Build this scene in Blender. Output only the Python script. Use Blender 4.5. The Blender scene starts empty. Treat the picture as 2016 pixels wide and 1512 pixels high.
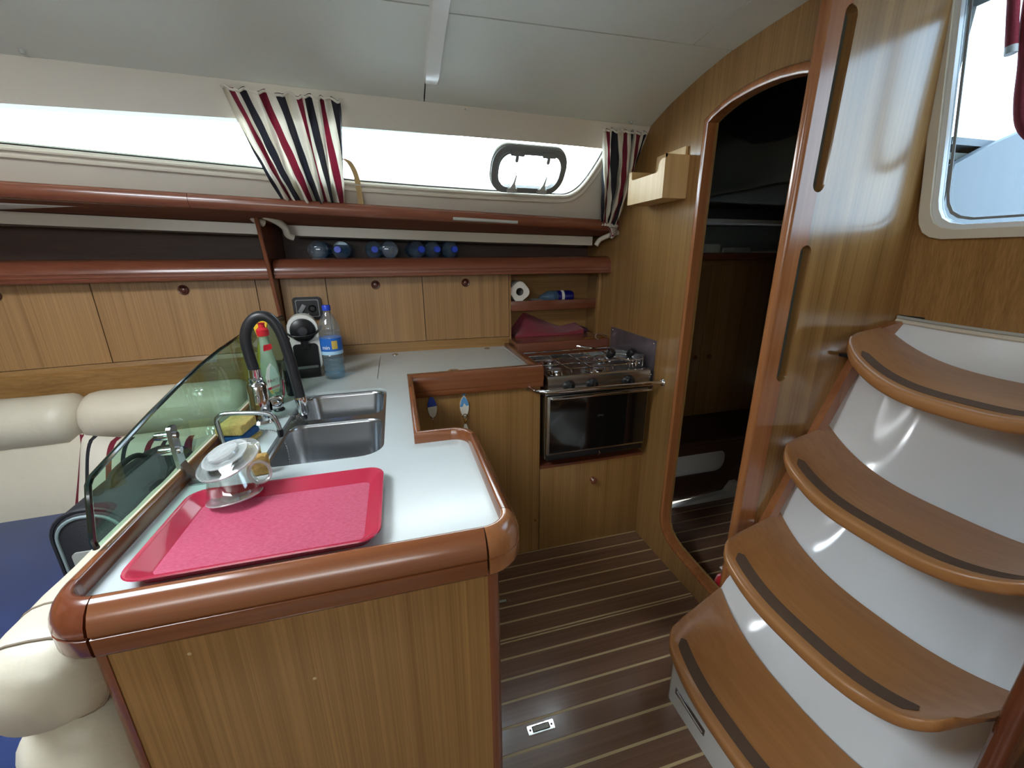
import bpy, bmesh, math, random
from mathutils import Vector, Matrix
from mathutils.geometry import tessellate_polygon
random.seed(7)
PI = math.pi
scene = bpy.context.scene
COL = scene.collection

# ------------------------------------------------------------------ camera
cd = bpy.data.cameras.new('camera'); cam = bpy.data.objects.new('camera', cd); COL.objects.link(cam)
cd.sensor_fit = 'HORIZONTAL'; cd.sensor_width = 36.0; cd.lens = 36.0 * 806.4 / 2016.0
cd.clip_start = 0.02; cd.clip_end = 500
yaw, pit, rol = 0.267276, 0.298052, 0.008534
_f = Vector((math.sin(yaw) * math.cos(pit), math.cos(yaw) * math.cos(pit), -math.sin(pit)))
_r = Vector((math.cos(yaw), -math.sin(yaw), 0)); _d = _f.cross(_r)
_r2 = _r * math.cos(rol) + _d * math.sin(rol); _d2 = -_r * math.sin(rol) + _d * math.cos(rol)
m = Matrix((( _r2.x, -_d2.x, -_f.x, 0), (_r2.y, -_d2.y, -_f.y, 0), (_r2.z, -_d2.z, -_f.z, 1.38), (0, 0, 0, 1)))
cam.matrix_world = m
scene.camera = cam

# ------------------------------------------------------------------ view + world + lights
vs = scene.view_settings
vs.view_transform = 'Standard'; vs.look = 'None'; vs.gamma = 1.0; vs.use_curve_mapping = False
vs.exposure = 0.3
w = bpy.data.worlds.new('sky'); scene.world = w; w.use_nodes = True
nt = w.node_tree; nt.nodes.clear()
out = nt.nodes.new('ShaderNodeOutputWorld'); bg = nt.nodes.new('ShaderNodeBackground')
tc = nt.nodes.new('ShaderNodeTexCoord'); nz = nt.nodes.new('ShaderNodeTexNoise'); rp = nt.nodes.new('ShaderNodeValToRGB')
nz.inputs['Scale'].default_value = 2.6; nz.inputs['Detail'].default_value = 6
nt.links.new(tc.outputs['Generated'], nz.inputs['Vector']); nt.links.new(nz.outputs['Fac'], rp.inputs['Fac'])
rp.color_ramp.elements[0].position = .38; rp.color_ramp.elements[0].color = (.62, .78, .95, 1)
rp.color_ramp.elements[1].position = .62; rp.color_ramp.elements[1].color = (1, 1, 1, 1)
nt.links.new(rp.outputs['Color'], bg.inputs['Color']); bg.inputs['Strength'].default_value = 17.0
nt.links.new(bg.outputs['Background'], out.inputs['Surface'])

def area(name, loc, target, sx, sy, power, col=(1, 1, 1)):
    l = bpy.data.lights.new(name, 'AREA'); l.shape = 'RECTANGLE'; l.size = sx; l.size_y = sy; l.energy = power; l.color = col
    o = bpy.data.objects.new(name, l); COL.objects.link(o); o.location = loc
    o.rotation_euler = (Vector(target) - Vector(loc)).to_track_quat('-Z', 'Y').to_euler()
    return o
SKYC = (.93, .98, 1.0)
area('unseen_hatch_fill', (-1.02, 0.52, 2.10), (-0.75, 0.58, 0), .60, .60, 10, SKYC)            # added lamp in an assumed, unseen deck hatch, lighting counter and steps
area('starboard_ceiling_fill', (-0.7, -1.70, 1.70), (-0.3, 1.2, 2.1), 1.9, .26, 13, SKYC)      # added lamp inside the closed starboard side, tilted up to brighten the ceiling

# ------------------------------------------------------------------ material helpers
def newmat(name):
    mt = bpy.data.materials.new(name); mt.use_nodes = True
    t = mt.node_tree; p = t.nodes['Principled BSDF']
    return mt, t, p
def srgb(r, g, b):
    f = lambda c: ((c / 255) / 12.92 if c <= 10 else (((c / 255) + .055) / 1.055) ** 2.4)
    return (f(r), f(g), f(b), 1)
def plain(name, col, rough=.5, metal=0, coat=0, spec=.5, bump=0, bscale=200, var=0, vscale=8, sheen=0):
    mt, t, p = newmat(name)
    p.inputs['Base Color'].default_value = col; p.inputs['Roughness'].default_value = rough
    p.inputs['Metallic'].default_value = metal; p.inputs['Coat Weight'].default_value = coat
    p.inputs['Coat Roughness'].default_value = .12
    p.inputs['Specular IOR Level'].default_value = spec; p.inputs['Sheen Weight'].default_value = sheen
    tc = t.nodes.new('ShaderNodeTexCoord')
    if var:
        n = t.nodes.new('ShaderNodeTexNoise'); n.inputs['Scale'].default_value = vscale; n.inputs['Detail'].default_value = 5
        r = t.nodes.new('ShaderNodeValToRGB'); t.links.new(tc.outputs['Object'], n.inputs['Vector']); t.links.new(n.outputs['Fac'], r.inputs['Fac'])
        r.color_ramp.elements[0].position = .3; r.color_ramp.elements[1].position = .7
        r.color_ramp.elements[0].color = tuple(c * (1 - var) for c in col[:3]) + (1,)
        r.color_ramp.elements[1].color = tuple(min(1, c * (1 + var)) for c in col[:3]) + (1,)
        t.links.new(r.outputs['Color'], p.inputs['Base Color'])
    if bump:
        n = t.nodes.new('ShaderNodeTexNoise'); n.inputs['Scale'].default_value = bscale; n.inputs['Detail'].default_value = 4
        b = t.nodes.new('ShaderNodeBump'); b.inputs['Strength'].default_value = bump; b.inputs['Distance'].default_value = .004
        t.links.new(tc.outputs['Object'], n.inputs['Vector']); t.links.new(n.outputs['Fac'], b.inputs['Height']); t.links.new(b.outputs['Normal'], p.inputs['Normal'])
    return mt
def wood(name, dark, light, axis='Z', fine=110, stretch=1.6, rough=.3, coat=.25, bands=.5, spec=.5, bump=.04):
    """lacquered timber: fine streaks drawn out along one axis plus broad, soft colour bands"""
    mt, t, p = newmat(name)
    tc = t.nodes.new('ShaderNodeTexCoord'); mp = t.nodes.new('ShaderNodeMapping')
    ln = {'X': (stretch, fine, fine), 'Y': (fine, stretch, fine), 'Z': (fine, fine, stretch)}[axis]
    mp.inputs['Scale'].default_value = ln
    oi = t.nodes.new('ShaderNodeObjectInfo'); mul = t.nodes.new('ShaderNodeVectorMath'); mul.operation = 'SCALE'
    cmb = t.nodes.new('ShaderNodeCombineXYZ')
    for k in range(3): t.links.new(oi.outputs['Random'], cmb.inputs[k])
    t.links.new(cmb.outputs[0], mul.inputs[0]); mul.inputs['Scale'].default_value = 37.0
    add = t.nodes.new('ShaderNodeVectorMath'); t.links.new(tc.outputs['Object'], mp.inputs['Vector'])
    t.links.new(mp.outputs[0], add.inputs[0]); t.links.new(mul.outputs[0], add.inputs[1])
    n1 = t.nodes.new('ShaderNodeTexNoise'); n1.inputs['Scale'].default_value = 1.0; n1.inputs['Detail'].default_value = 6; n1.inputs['Roughness'].default_value = .6
    t.links.new(add.outputs[0], n1.inputs['Vector'])
    mp2 = t.nodes.new('ShaderNodeMapping'); mp2.inputs['Scale'].default_value = tuple(c * .11 for c in ln)
    t.links.new(tc.outputs['Object'], mp2.inputs['Vector'])
    n2 = t.nodes.new('ShaderNodeTexNoise'); n2.inputs['Scale'].default_value = 1.0; n2.inputs['Detail'].default_value = 3
    t.links.new(mp2.outputs[0], n2.inputs['Vector'])
    mx = t.nodes.new('ShaderNodeMix'); mx.data_type = 'FLOAT'; mx.inputs[0].default_value = bands
    t.links.new(n1.outputs['Fac'], mx.inputs[2]); t.links.new(n2.outputs['Fac'], mx.inputs[3])
    r = t.nodes.new('ShaderNodeValToRGB'); r.color_ramp.elements[0].position = .34; r.color_ramp.elements[1].position = .66
    r.color_ramp.elements[0].color = dark; r.color_ramp.elements[1].color = light
    t.links.new(mx.outputs[0], r.inputs['Fac']); t.links.new(r.outputs['Color'], p.inputs['Base Color'])
    b = t.nodes.new('ShaderNodeBump'); b.inputs['Strength'].default_value = bump; b.inputs['Distance'].default_value = .002
    t.links.new(n1.outputs['Fac'], b.inputs['Height']); t.links.new(b.outputs['Normal'], p.inputs['Normal'])
    p.inputs['Roughness'].default_value = rough; p.inputs['Coat Weight'].default_value = coat; p.inputs['Coat Roughness'].default_value = .15
    p.inputs['Specular IOR Level'].default_value = spec
    return mt
def clear(name, tint, gloss=.9, rough=.02, ior=1.45, body=0.0, bodycol=(1, 1, 1, 1)):
    """thin transparent sheet: tinted see-through plus fresnel reflection, optional milky body"""
    mt, t, p = newmat(name); t.nodes.remove(p); o = t.nodes['Material Output']
    tr = t.nodes.new('ShaderNodeBsdfTransparent'); tr.inputs['Color'].default_value = tint
    gl = t.nodes.new('ShaderNodeBsdfGlossy'); gl.inputs['Roughness'].default_value = rough; gl.inputs['Color'].default_value = (gloss, gloss, gloss, 1)
    lw = t.nodes.new('ShaderNodeLayerWeight'); lw.inputs['Blend'].default_value = .5
    pw = t.nodes.new('ShaderNodeMath'); pw.operation = 'POWER'; pw.inputs[1].default_value = 4.5; t.links.new(lw.outputs['Facing'], pw.inputs[0])
    fr = t.nodes.new('ShaderNodeMath'); fr.operation = 'MULTIPLY_ADD'; f0 = ((ior - 1) / (ior + 1)) ** 2; fr.inputs[1].default_value = .75 * (1 - f0); fr.inputs[2].default_value = f0; t.links.new(pw.outputs[0], fr.inputs[0])
    mx = t.nodes.new('ShaderNodeMixShader'); t.links.new(fr.outputs[0], mx.inputs[0])
    src = tr
    if body:
        df = t.nodes.new('ShaderNodeBsdfDiffuse'); df.inputs['Color'].default_value = bodycol
        m2 = t.nodes.new('ShaderNodeMixShader'); m2.inputs[0].default_value = body
        t.links.new(tr.outputs[0], m2.inputs[1]); t.links.new(df.outputs[0], m2.inputs[2]); src = m2
    t.links.new(src.outputs[0], mx.inputs[1]); t.links.new(gl.outputs[0], mx.inputs[2]); t.links.new(mx.outputs[0], o.inputs['Surface'])
    return mt
def striped(name, freq, shear, stops, rough=.85):
    """woven stripes read from the cloth's own UV; stops = (position, colour) in one repeat"""
    mt, t, p = newmat(name)
    uv = t.nodes.new('ShaderNodeUVMap'); sp = t.nodes.new('ShaderNodeSeparateXYZ'); t.links.new(uv.outputs[0], sp.inputs[0])
    m1 = t.nodes.new('ShaderNodeMath'); m1.operation = 'MULTIPLY'; m1.inputs[1].default_value = freq; t.links.new(sp.outputs[0], m1.inputs[0])
    m2 = t.nodes.new('ShaderNodeMath'); m2.operation = 'MULTIPLY'; m2.inputs[1].default_value = shear; t.links.new(sp.outputs[1], m2.inputs[0])
    a = t.nodes.new('ShaderNodeMath'); a.operation = 'ADD'; t.links.new(m1.outputs[0], a.inputs[0]); t.links.new(m2.outputs[0], a.inputs[1])
    f = t.nodes.new('ShaderNodeMath'); f.operation = 'FRACT'; t.links.new(a.outputs[0], f.inputs[0])
    r = t.nodes.new('ShaderNodeValToRGB'); r.color_ramp.interpolation = 'CONSTANT'; t.links.new(f.outputs[0], r.inputs['Fac'])
    while len(r.color_ramp.elements) < len(stops): r.color_ramp.elements.new(.5)
    for e, (pos, c) in zip(r.color_ramp.elements, stops): e.position = pos; e.color = c
    for e, (pos, c) in zip(r.color_ramp.elements, stops): e.color = c
    t.links.new(r.outputs['Color'], p.inputs['Base Color']); p.inputs['Roughness'].default_value = rough
    # a little daylight comes through the weave
    tl = t.nodes.new('ShaderNodeBsdfTranslucent'); t.links.new(r.outputs['Color'], tl.inputs['Color'])
    mx = t.nodes.new('ShaderNodeMixShader'); mx.inputs[0].default_value = .22
    t.links.new(p.outputs[0], mx.inputs[1]); t.links.new(tl.outputs[0], mx.inputs[2]); t.links.new(mx.outputs[0], t.nodes['Material Output'].inputs['Surface'])
    return mt

M = {}
VD, VL = srgb(128, 92, 48), srgb(170, 130, 78)
M['veneer'] = wood('teak_veneer', VD, VL, 'Z', fine=240, stretch=1.2, rough=.3, coat=.35, bands=.38)
M['veneer_locker'] = wood('teak_veneer_locker', srgb(138, 102, 62), srgb(178, 138, 92), 'Z', fine=240, bands=.38, stretch=1.2, rough=.36, coat=.2)
M['veneer_x'] = wood('teak_veneer_lengthwise', VD, VL, 'X', fine=120, stretch=1.2, rough=.34, coat=.25)
M['mahogany_x'] = wood('solid_trim_lengthwise', srgb(110, 60, 40), srgb(136, 80, 58), 'X', fine=60, stretch=1.5, rough=.26, coat=.5)
M['mahogany_y'] = wood('solid_trim_athwart', srgb(110, 60, 40), srgb(136, 80, 58), 'Y', fine=60, stretch=1.5, rough=.26, coat=.5)
M['mahogany_z'] = wood('solid_trim_upright', srgb(110, 60, 38), srgb(138, 82, 56), 'Z', fine=60, stretch=1.5, rough=.26, coat=.5)
M['fiddle_x'] = wood('fiddle_timber_lengthwise', srgb(108, 60, 32), srgb(138, 82, 48), 'X', fine=70, stretch=2, rough=.22, coat=.6)
M['fiddle_y'] = wood('fiddle_timber_athwart', srgb(108, 60, 32), srgb(138, 82, 48), 'Y', fine=70, stretch=2, rough=.22, coat=.6)
M['edge_z'] = wood('solid_edge_upright', srgb(140, 82, 46), srgb(176, 116, 70), 'Z', fine=60, stretch=1.5, rough=.25, coat=.6)
M['panel'] = wood('glossy_veneer_panel', VD, VL, 'Z', fine=240, stretch=1.2, rough=.24, coat=.9, bump=.02)
M['knob'] = wood('turned_knob', srgb(70, 32, 24), srgb(96, 48, 36), 'X', fine=60, stretch=3, rough=.2, coat=.6)
M['corner_dark'] = wood('corner_block_dark', srgb(92, 44, 26), srgb(122, 66, 42), 'Z', fine=40, stretch=6, rough=.22, coat=.6)
M['corner_light'] = wood('corner_block_light', srgb(128, 76, 44), srgb(176, 118, 76), 'Z', fine=30, stretch=10, rough=.22, coat=.6)
M['shelf_dull'] = wood('shelf_underside', srgb(104, 62, 44), srgb(130, 84, 62), 'X', fine=60, stretch=1.5, rough=.75, coat=0, spec=.15)
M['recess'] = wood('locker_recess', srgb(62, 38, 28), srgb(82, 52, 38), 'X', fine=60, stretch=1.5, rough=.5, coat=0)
M['plank'] = wood('sole_plank', srgb(104, 74, 56), srgb(132, 100, 80), 'X', fine=90, stretch=1.2, rough=.28, coat=.6, bands=.35)
M['holly'] = plain('sole_holly_inlay', srgb(200, 180, 138), .35)
M['subfloor'] = plain('sole_seam', srgb(34, 24, 20), .7)
M['tread'] = wood('tread_timber', srgb(156, 104, 58), srgb(184, 132, 82), 'Y', fine=50, stretch=2.5, rough=.34, coat=.3, bands=.6)
M['grip'] = plain('tread_grip', srgb(96, 74, 58), .85, bump=.5, bscale=900)
M['gelcoat'] = plain('white_gelcoat', srgb(226, 230, 232), .18, coat=.4)
M['gelcoat_warm'] = plain('cream_gelcoat', srgb(214, 208, 192), .35, coat=.1)
M['headliner'] = plain('headliner_vinyl', srgb(220, 225, 217), .55, bump=.08, bscale=500)
M['headliner_back'] = plain('headliner_joint', srgb(92, 96, 90), .8)  # darkened so the shade in the open panel joints sits in the colour
M['liner_wall'] = plain('cabin_side_vinyl', srgb(220, 214, 200), .55, bump=.1, bscale=400)
M['laminate'] = plain('white_laminate', srgb(196, 205, 205), .28, coat=.15, var=.02, vscale=14)
M['steel'] = plain('brushed_steel', srgb(178, 180, 182), .25, metal=1, bump=.03, bscale=600)
M['chrome'] = plain('chrome', srgb(214, 214, 216), .07, metal=1)
M['steel_dark'] = plain('heat_tinted_steel', srgb(132, 122, 130), .5, metal=.7, var=.25, vscale=9)
M['black'] = plain('black_plastic', srgb(22, 22, 25), .35)
M['hub_grey'] = plain('dark_hub', srgb(54, 55, 58), .35)
M['black_rubber'] = plain('black_rubber_hose', srgb(30, 31, 34), .38)
M['black_glass'] = plain('oven_glass', srgb(10, 14, 16), .06, coat=.6)
M['white_plastic'] = plain('white_plastic', srgb(226, 226, 220), .3, coat=.2)
M['grey_plastic'] = plain('grey_plastic', srgb(128, 132, 132), .4)
M['grey_light'] = plain('pale_grey_plastic', srgb(176, 178, 172), .4)
M['leather'] = plain('cream_leather', srgb(206, 198, 178), .42, bump=.9, bscale=16, var=.03, vscale=5)
M['leather_seam'] = plain('leather_seam', srgb(120, 106, 88), .7)
M['navy'] = plain('navy_velour', srgb(24, 46, 98), .95, bump=.3, bscale=500, var=.15, vscale=7, sheen=.3)
M['tray_rim'] = plain('raspberry_tray', srgb(174, 38, 66), .24, coat=.2)
M['tray'] = plain('raspberry_sheen', srgb(192, 62, 98), .3)
M['brass'] = plain('brass', srgb(190, 150, 82), .25, metal=1)
M['paper'] = plain('tissue_paper', srgb(238, 236, 226), .9, bump=.2, bscale=300)
M['cardboard'] = plain('grey_card', srgb(128, 128, 122), .9)
M['towel'] = plain('wine_red_towel', srgb(142, 52, 66), .95, bump=.5, bscale=700, sheen=.2)
M['towel_dark'] = plain('purple_cloth', srgb(60, 36, 56), .95)
M['sponge'] = plain('yellow_sponge', srgb(214, 186, 112), .95, bump=.9, bscale=260, var=.15, vscale=120)
M['sponge_old'] = plain('worn_sponge', srgb(184, 146, 82), .95, bump=.9, bscale=220, var=.25, vscale=90)
M['blue_cloth'] = plain('blue_cloth', srgb(36, 84, 140), .9, var=.3, vscale=60)
M['bamboo'] = wood('bamboo_box', srgb(196, 158, 102), srgb(222, 190, 136), 'Z', fine=50, stretch=1.0, rough=.5, coat=0)
M['red'] = plain('red_plastic', srgb(200, 38, 48), .3, coat=.3)
M['red_rope'] = plain('red_rope', srgb(158, 30, 54), .8, bump=.6, bscale=500)
M['yellow'] = plain('yellow_plastic', srgb(230, 186, 40), .35)
M['blue_cap'] = plain('blue_cap', srgb(36, 70, 196), .35)
M['blue_label'] = plain('blue_label', srgb(36, 104, 190), .4)
M['pale_label'] = plain('pale_blue_label', srgb(170, 210, 236), .4)
M['label_yellow'] = plain('label_yellow', srgb(206, 178, 84), .5)
M['label_white'] = plain('label_white', srgb(232, 232, 226), .5)
M['bag'] = plain('black_nylon', srgb(26, 28, 34), .6, bump=.3, bscale=300)
M['bag_trim'] = plain('bag_piping', srgb(120, 136, 140), .6)
M['patch'] = plain('grey_patch', srgb(150, 154, 148), .7)
M['tie'] = plain('ribbon_cloth', srgb(206, 178, 126), .85)
M['fish_white'] = plain('glazed_white', srgb(226, 226, 214), .2, coat=.5)
M['fish_blue'] = plain('glazed_blue', srgb(34, 70, 176), .2, coat=.5)
M['fish_sky'] = plain('glazed_sky_blue', srgb(96, 156, 206), .2, coat=.5)
M['glass_green'] = clear('green_tinted_glass', (.70, .86, .78, 1), rough=.01)
M['glass_edge'] = plain('glass_cut_edge', srgb(14, 32, 28), .12, coat=.5)
M['glass'] = clear('window_glass', (.93, .97, .97, 1))
M['washboard'] = clear('dimmed_washboard', (.40, .45, .48, 1))  # tint added to a clear pane to dim the sky behind it
M['glass_clear'] = clear('drinking_glass', (.93, .94, .94, 1), ior=2.0)
M['glass_rim'] = clear('glass_rim', (.92, .94, .94, 1), ior=2.2, body=.30, bodycol=(.9, .92, .92, 1))  # milky body stands in for bright reflections at thick glass edges
M['pet'] = clear('clear_bottle_plastic', (.84, .91, .94, 1), ior=1.75, body=.08, bodycol=(.75, .85, .9, 1))
M['pet_blue'] = clear('blue_bottle_plastic', (.45, .66, .86, 1), ior=1.5, body=.18, bodycol=(.2, .42, .7, 1))
M['water'] = clear('water_in_bottle', (.62, .82, .93, 1), ior=1.33, body=.06, bodycol=(.45, .68, .82, 1))
M['soap_green'] = clear('green_soap_bottle', (.72, .88, .80, 1), ior=1.5, body=.3, bodycol=(.55, .72, .64, 1))
M['soap_liquid'] = clear('green_soap', (.05, .5, .12, 1), ior=1.4, body=.35, bodycol=(.01, .22, .05, 1))
M['soap_yellow'] = clear('yellow_soap_bottle', (.75, .78, .2, 1), ior=1.5, body=.45, bodycol=(.6, .6, .1, 1))
M['dark_bottle'] = plain('dark_bottle', srgb(34, 34, 46), .25, coat=.3)
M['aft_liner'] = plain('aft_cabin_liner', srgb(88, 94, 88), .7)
M['cockpit'] = plain('cockpit_gelcoat', srgb(112, 124, 134), .5)
M['hills'] = plain('far_shore', srgb(150, 160, 90), .95)
WHT, MAR, BLK = srgb(226, 220, 204), srgb(116, 24, 46), srgb(34, 34, 42)
M['curtain'] = striped('striped_curtain_cloth', 3.9, -.45, [(0, WHT), (.20, MAR), (.42, WHT), (.60, BLK), (.88, WHT)])
M['cushion'] = striped('striped_cushion_cloth', 3.2, .25, [(0, WHT), (.2, MAR), (.36, WHT), (.6, BLK), (.72, WHT)])

# ------------------------------------------------------------------ geometry helpers (world coordinates)
class G:
    def __init__(s): s.v = []; s.f = []; s.uv = None
    def add(s, vs, fs):
        n = len(s.v); s.v += [Vector(p) for p in vs]; s.f += [tuple(i + n for i in f) for f in fs]; return s
    def bmadd(s, bm, mat=None):
        bm.verts.ensure_lookup_table()
        s.add([(mat @ v.co if mat else v.co.copy()) for v in bm.verts], [[v.index for v in f.verts] for f in bm.faces]); bm.free(); return s
    def box(s, x0, x1, y0, y1, z0, z1, bev=0, seg=2, mat=None):
        bm = bmesh.new(); bmesh.ops.create_cube(bm, size=1)
        for v in bm.verts: v.co = Vector(((x0 + x1) / 2 + v.co.x * (x1 - x0), (y0 + y1) / 2 + v.co.y * (y1 - y0), (z0 + z1) / 2 + v.co.z * (z1 - z0)))
        if bev: bmesh.ops.bevel(bm, geom=list(bm.edges), offset=bev, segments=seg, profile=.5, affect='EDGES')
        bm.verts.index_update(); return s.bmadd(bm, mat)
    def lathe(s, prof, c=(0, 0, 0), axis=(0, 0, 1), seg=24, sx=1, sy=1):
        """prof = [(radius, height)], closed at the ends when radius is 0"""
        q = Vector((0, 0, 1)).rotation_difference(Vector(axis).normalized()); c = Vector(c); vs = []; fs = []
        for r, h in prof:
            for k in range(seg):
                a = 2 * PI * k / seg; vs.append(c + q @ Vector((r * math.cos(a) * sx, r * math.sin(a) * sy, h)))
        for i in range(len(prof) - 1):
            for k in range(seg):
                k2 = (k + 1) % seg; fs.append((i * seg + k, i * seg + k2, (i + 1) * seg + k2, (i + 1) * seg + k))
        if prof[0][0] > 1e-6: fs.append(tuple(reversed(range(seg))))
        if prof[-1][0] > 1e-6: fs.append(tuple((len(prof) - 1) * seg + k for k in range(seg)))
        return s.add(vs, fs)
    def tube(s, pts, r, seg=10, closed=False, cap=True):
        pts = [Vector(p) for p in pts]; n = len(pts); rs = r if isinstance(r, (list, tuple)) else [r] * n
        vs = []; fs = []; up = None
        for i, p in enumerate(pts):
            t = (pts[(i + 1) % n] - pts[i - 1]) if closed else (pts[min(i + 1, n - 1)] - pts[max(i - 1, 0)])
            t.normalize()
            if up is None: up = t.orthogonal().normalized()
            else: up = (up - t * up.dot(t)).normalized()
            b = t.cross(up)
            for k in range(seg):
                a = 2 * PI * k / seg; vs.append(p + (up * math.cos(a) + b * math.sin(a)) * rs[i])
        for i in range(n if closed else n - 1):
            j = (i + 1) % n
            for k in range(seg):
                k2 = (k + 1) % seg; fs.append((i * seg + k, i * seg + k2, j * seg + k2, j * seg + k))
        if not closed and cap: fs += [tuple(reversed(range(seg))), tuple((n - 1) * seg + k for k in range(seg))]
        return s.add(vs, fs)
    def grid(s, fn, nu, nv, uv=None, thick=0):
        """fn(u, v) with u, v in 0..1"""
        vs = [Vector(fn(i / nu, j / nv)) for j in range(nv + 1) for i in range(nu + 1)]
        fs = [(j * (nu + 1) + i, j * (nu + 1) + i + 1, (j + 1) * (nu + 1) + i + 1, (j + 1) * (nu + 1) + i) for j in range(nv) for i in range(nu)]
        if uv: s.uv = [uv(i / nu, j / nv) for j in range(nv + 1) for i in range(nu + 1)]
        return s.add(vs, fs)
    def slab(s, top, bot, nu, nv):
        """closed solid between two surfaces"""
        n = (nu + 1) * (nv + 1); vs = []
        for fn in (top, bot): vs += [Vector(fn(i / nu, j / nv)) for j in range(nv + 1) for i in range(nu + 1)]
        id_ = lambda i, j: j * (nu + 1) + i; fs = []
        for j in range(nv):
            for i in range(nu):
                q = (id_(i, j), id_(i + 1, j), id_(i + 1, j + 1), id_(i, j + 1)); fs.append(q); fs.append(tuple(k + n for k in reversed(q)))
        ring = [id_(i, 0) for i in range(nu)] + [id_(nu, j) for j in range(nv)] + [id_(i, nv) for i in range(nu, 0, -1)] + [id_(0, j) for j in range(nv, 0, -1)]
        for a, b in zip(ring, ring[1:] + ring[:1]): fs.append((b, a, a + n, b + n))
        return s.add(vs, fs)
    def plate(s, outer, holes, t0, t1, fn):
        """flat sheet with holes; fn(a, b, t) -> point"""
        loops = [list(outer)] + [list(h) for h in holes]; flat = [p for l in loops for p in l]; n = len(flat)
        tri = tessellate_polygon([[Vector((p[0], p[1], 0)) for p in l] for l in loops])
        vs = [fn(p[0], p[1], t0) for p in flat] + [fn(p[0], p[1], t1) for p in flat]
        fs = [tuple(t) for t in tri] + [tuple(i + n for i in reversed(t)) for t in tri]; o = 0
        for l in loops:
            k = len(l)
            for i in range(k): a = o + i; b = o + (i + 1) % k; fs.append((a, b, b + n, a + n))
            o += k
        return s.add(vs, fs)
    def sweep(s, prof, path, closed=False):
        """prof = [(out, z)] closed section; path = 2-D points; out is to the right of travel"""
        n = len(path); P = [Vector(p) for p in path]; vs = []; fs = []; k = len(prof)
        for i in range(n):
            d0 = (P[i] - P[i - 1]) if (i > 0 or closed) else (P[1] - P[0]); d1 = (P[(i + 1) % n] - P[i]) if (i < n - 1 or closed) else d0
            d0 = d0.normalized(); d1 = d1.normalized(); n0 = Vector((d0.y, -d0.x)); n1 = Vector((d1.y, -d1.x)); nn = (n0 + n1); nn = nn / max(.3, nn.dot(n0))
            for o, z in prof: vs.append((P[i].x + nn.x * o, P[i].y + nn.y * o, z))
        for i in range(n if closed else n - 1):
            j = (i + 1) % n
            for q in range(k): q2 = (q + 1) % k; fs.append((i * k + q, j * k + q, j * k + q2, i * k + q2))
        if not closed: fs += [tuple(range(k)), tuple(reversed(range((n - 1) * k, n * k)))]
        return s.add(vs, fs)
    def rows(s, rings, cap=True):
        """skin a list of equal-length closed rings"""
        k = len(rings[0]); vs = [p for r in rings for p in r]; fs = []
        for i in range(len(rings) - 1):
            for q in range(k): q2 = (q + 1) % k; fs.append((i * k + q, i * k + q2, (i + 1) * k + q2, (i + 1) * k + q))
        if cap: fs += [tuple(reversed(range(k))), tuple((len(rings) - 1) * k + q for q in range(k))]
        return s.add(vs, fs)
    def xf(s, mat): s.v = [mat @ p for p in s.v]; return s

def wloc(o):
    p = Vector((0, 0, 0))
    while o: p += o.location; o = o.parent
    return p
def build(name, g, mat, origin, smooth=40, recalc=True):
    me = bpy.data.meshes.new(name); me.from_pydata([p - origin for p in g.v], [], g.f)
    if recalc:
        bm = bmesh.new(); bm.from_mesh(me); bmesh.ops.recalc_face_normals(bm, faces=bm.faces); bm.to_mesh(me); bm.free()
    if g.uv:
        ul = me.uv_layers.new(name='UVMap')
        for lp in me.loops: ul.data[lp.index].uv = g.uv[lp.vertex_index]
    if smooth:
        me.shade_smooth(); me.set_sharp_from_angle(angle=math.radians(smooth))
    me.materials.append(M[mat] if isinstance(mat, str) else mat); me.update()
    return me
def part(name, g, mat, parent, smooth=40, recalc=True, label=None):
    o = bpy.data.objects.new(name, build(name, g, mat, wloc(parent), smooth, recalc)); COL.objects.link(o); o.parent = parent
    if label: o['label'] = label
    return o
def tag(o, label=None, cat=None, group=None, kind=None):
    for k, v in (('label', label), ('category', cat), ('group', group), ('kind', kind)):
        if v: o[k] = v
    return o
def thing(name, label, cat, loc, group=None):
    o = bpy.data.objects.new(name, None); COL.objects.link(o); o.location = loc; o.empty_display_size = .05
    return tag(o, label, cat, group)
def solo(name, g, mat, label, cat, group=None, smooth=40, recalc=True):
    lo = Vector((min(p.x for p in g.v), min(p.y for p in g.v), min(p.z for p in g.v))); hi = Vector((max(p.x for p in g.v), max(p.y for p in g.v), 0))
    org = Vector(((lo.x + hi.x) / 2, (lo.y + hi.y) / 2, lo.z))
    o = bpy.data.objects.new(name, build(name, g, mat, org, smooth, recalc)); COL.objects.link(o); o.location = org
    return tag(o, label, cat, group)
def struct(name, g, mat, label=None, smooth=40, recalc=True):
    o = bpy.data.objects.new(name, build(name, g, mat, Vector((0, 0, 0)), smooth, recalc)); COL.objects.link(o)
    o['kind'] = 'structure'
    if label: o['label'] = label
    return o
def text_geo(body, size, extrude=.0004):
    c = bpy.data.curves.new('lettering', 'FONT'); c.body = body; c.size = size; c.extrude = extrude; c.align_x = 'CENTER'; c.align_y = 'CENTER'
    o = bpy.data.objects.new('lettering', c); COL.objects.link(o)
    dg = bpy.context.evaluated_depsgraph_get(); me = o.evaluated_get(dg).to_mesh()
    g = G().add([v.co.copy() for v in me.vertices], [tuple(p.vertices) for p in me.polygons])
    o.evaluated_get(dg).to_mesh_clear(); bpy.data.objects.remove(o); bpy.data.curves.remove(c)
    return g
def lerp(a, b, t): return a + (b - a) * t
def arc(cx, cy, r, a0, a1, n): return [(cx + r * math.cos(math.radians(lerp(a0, a1, i / n))), cy + r * math.sin(math.radians(lerp(a0, a1, i / n)))) for i in range(n + 1)]
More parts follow.
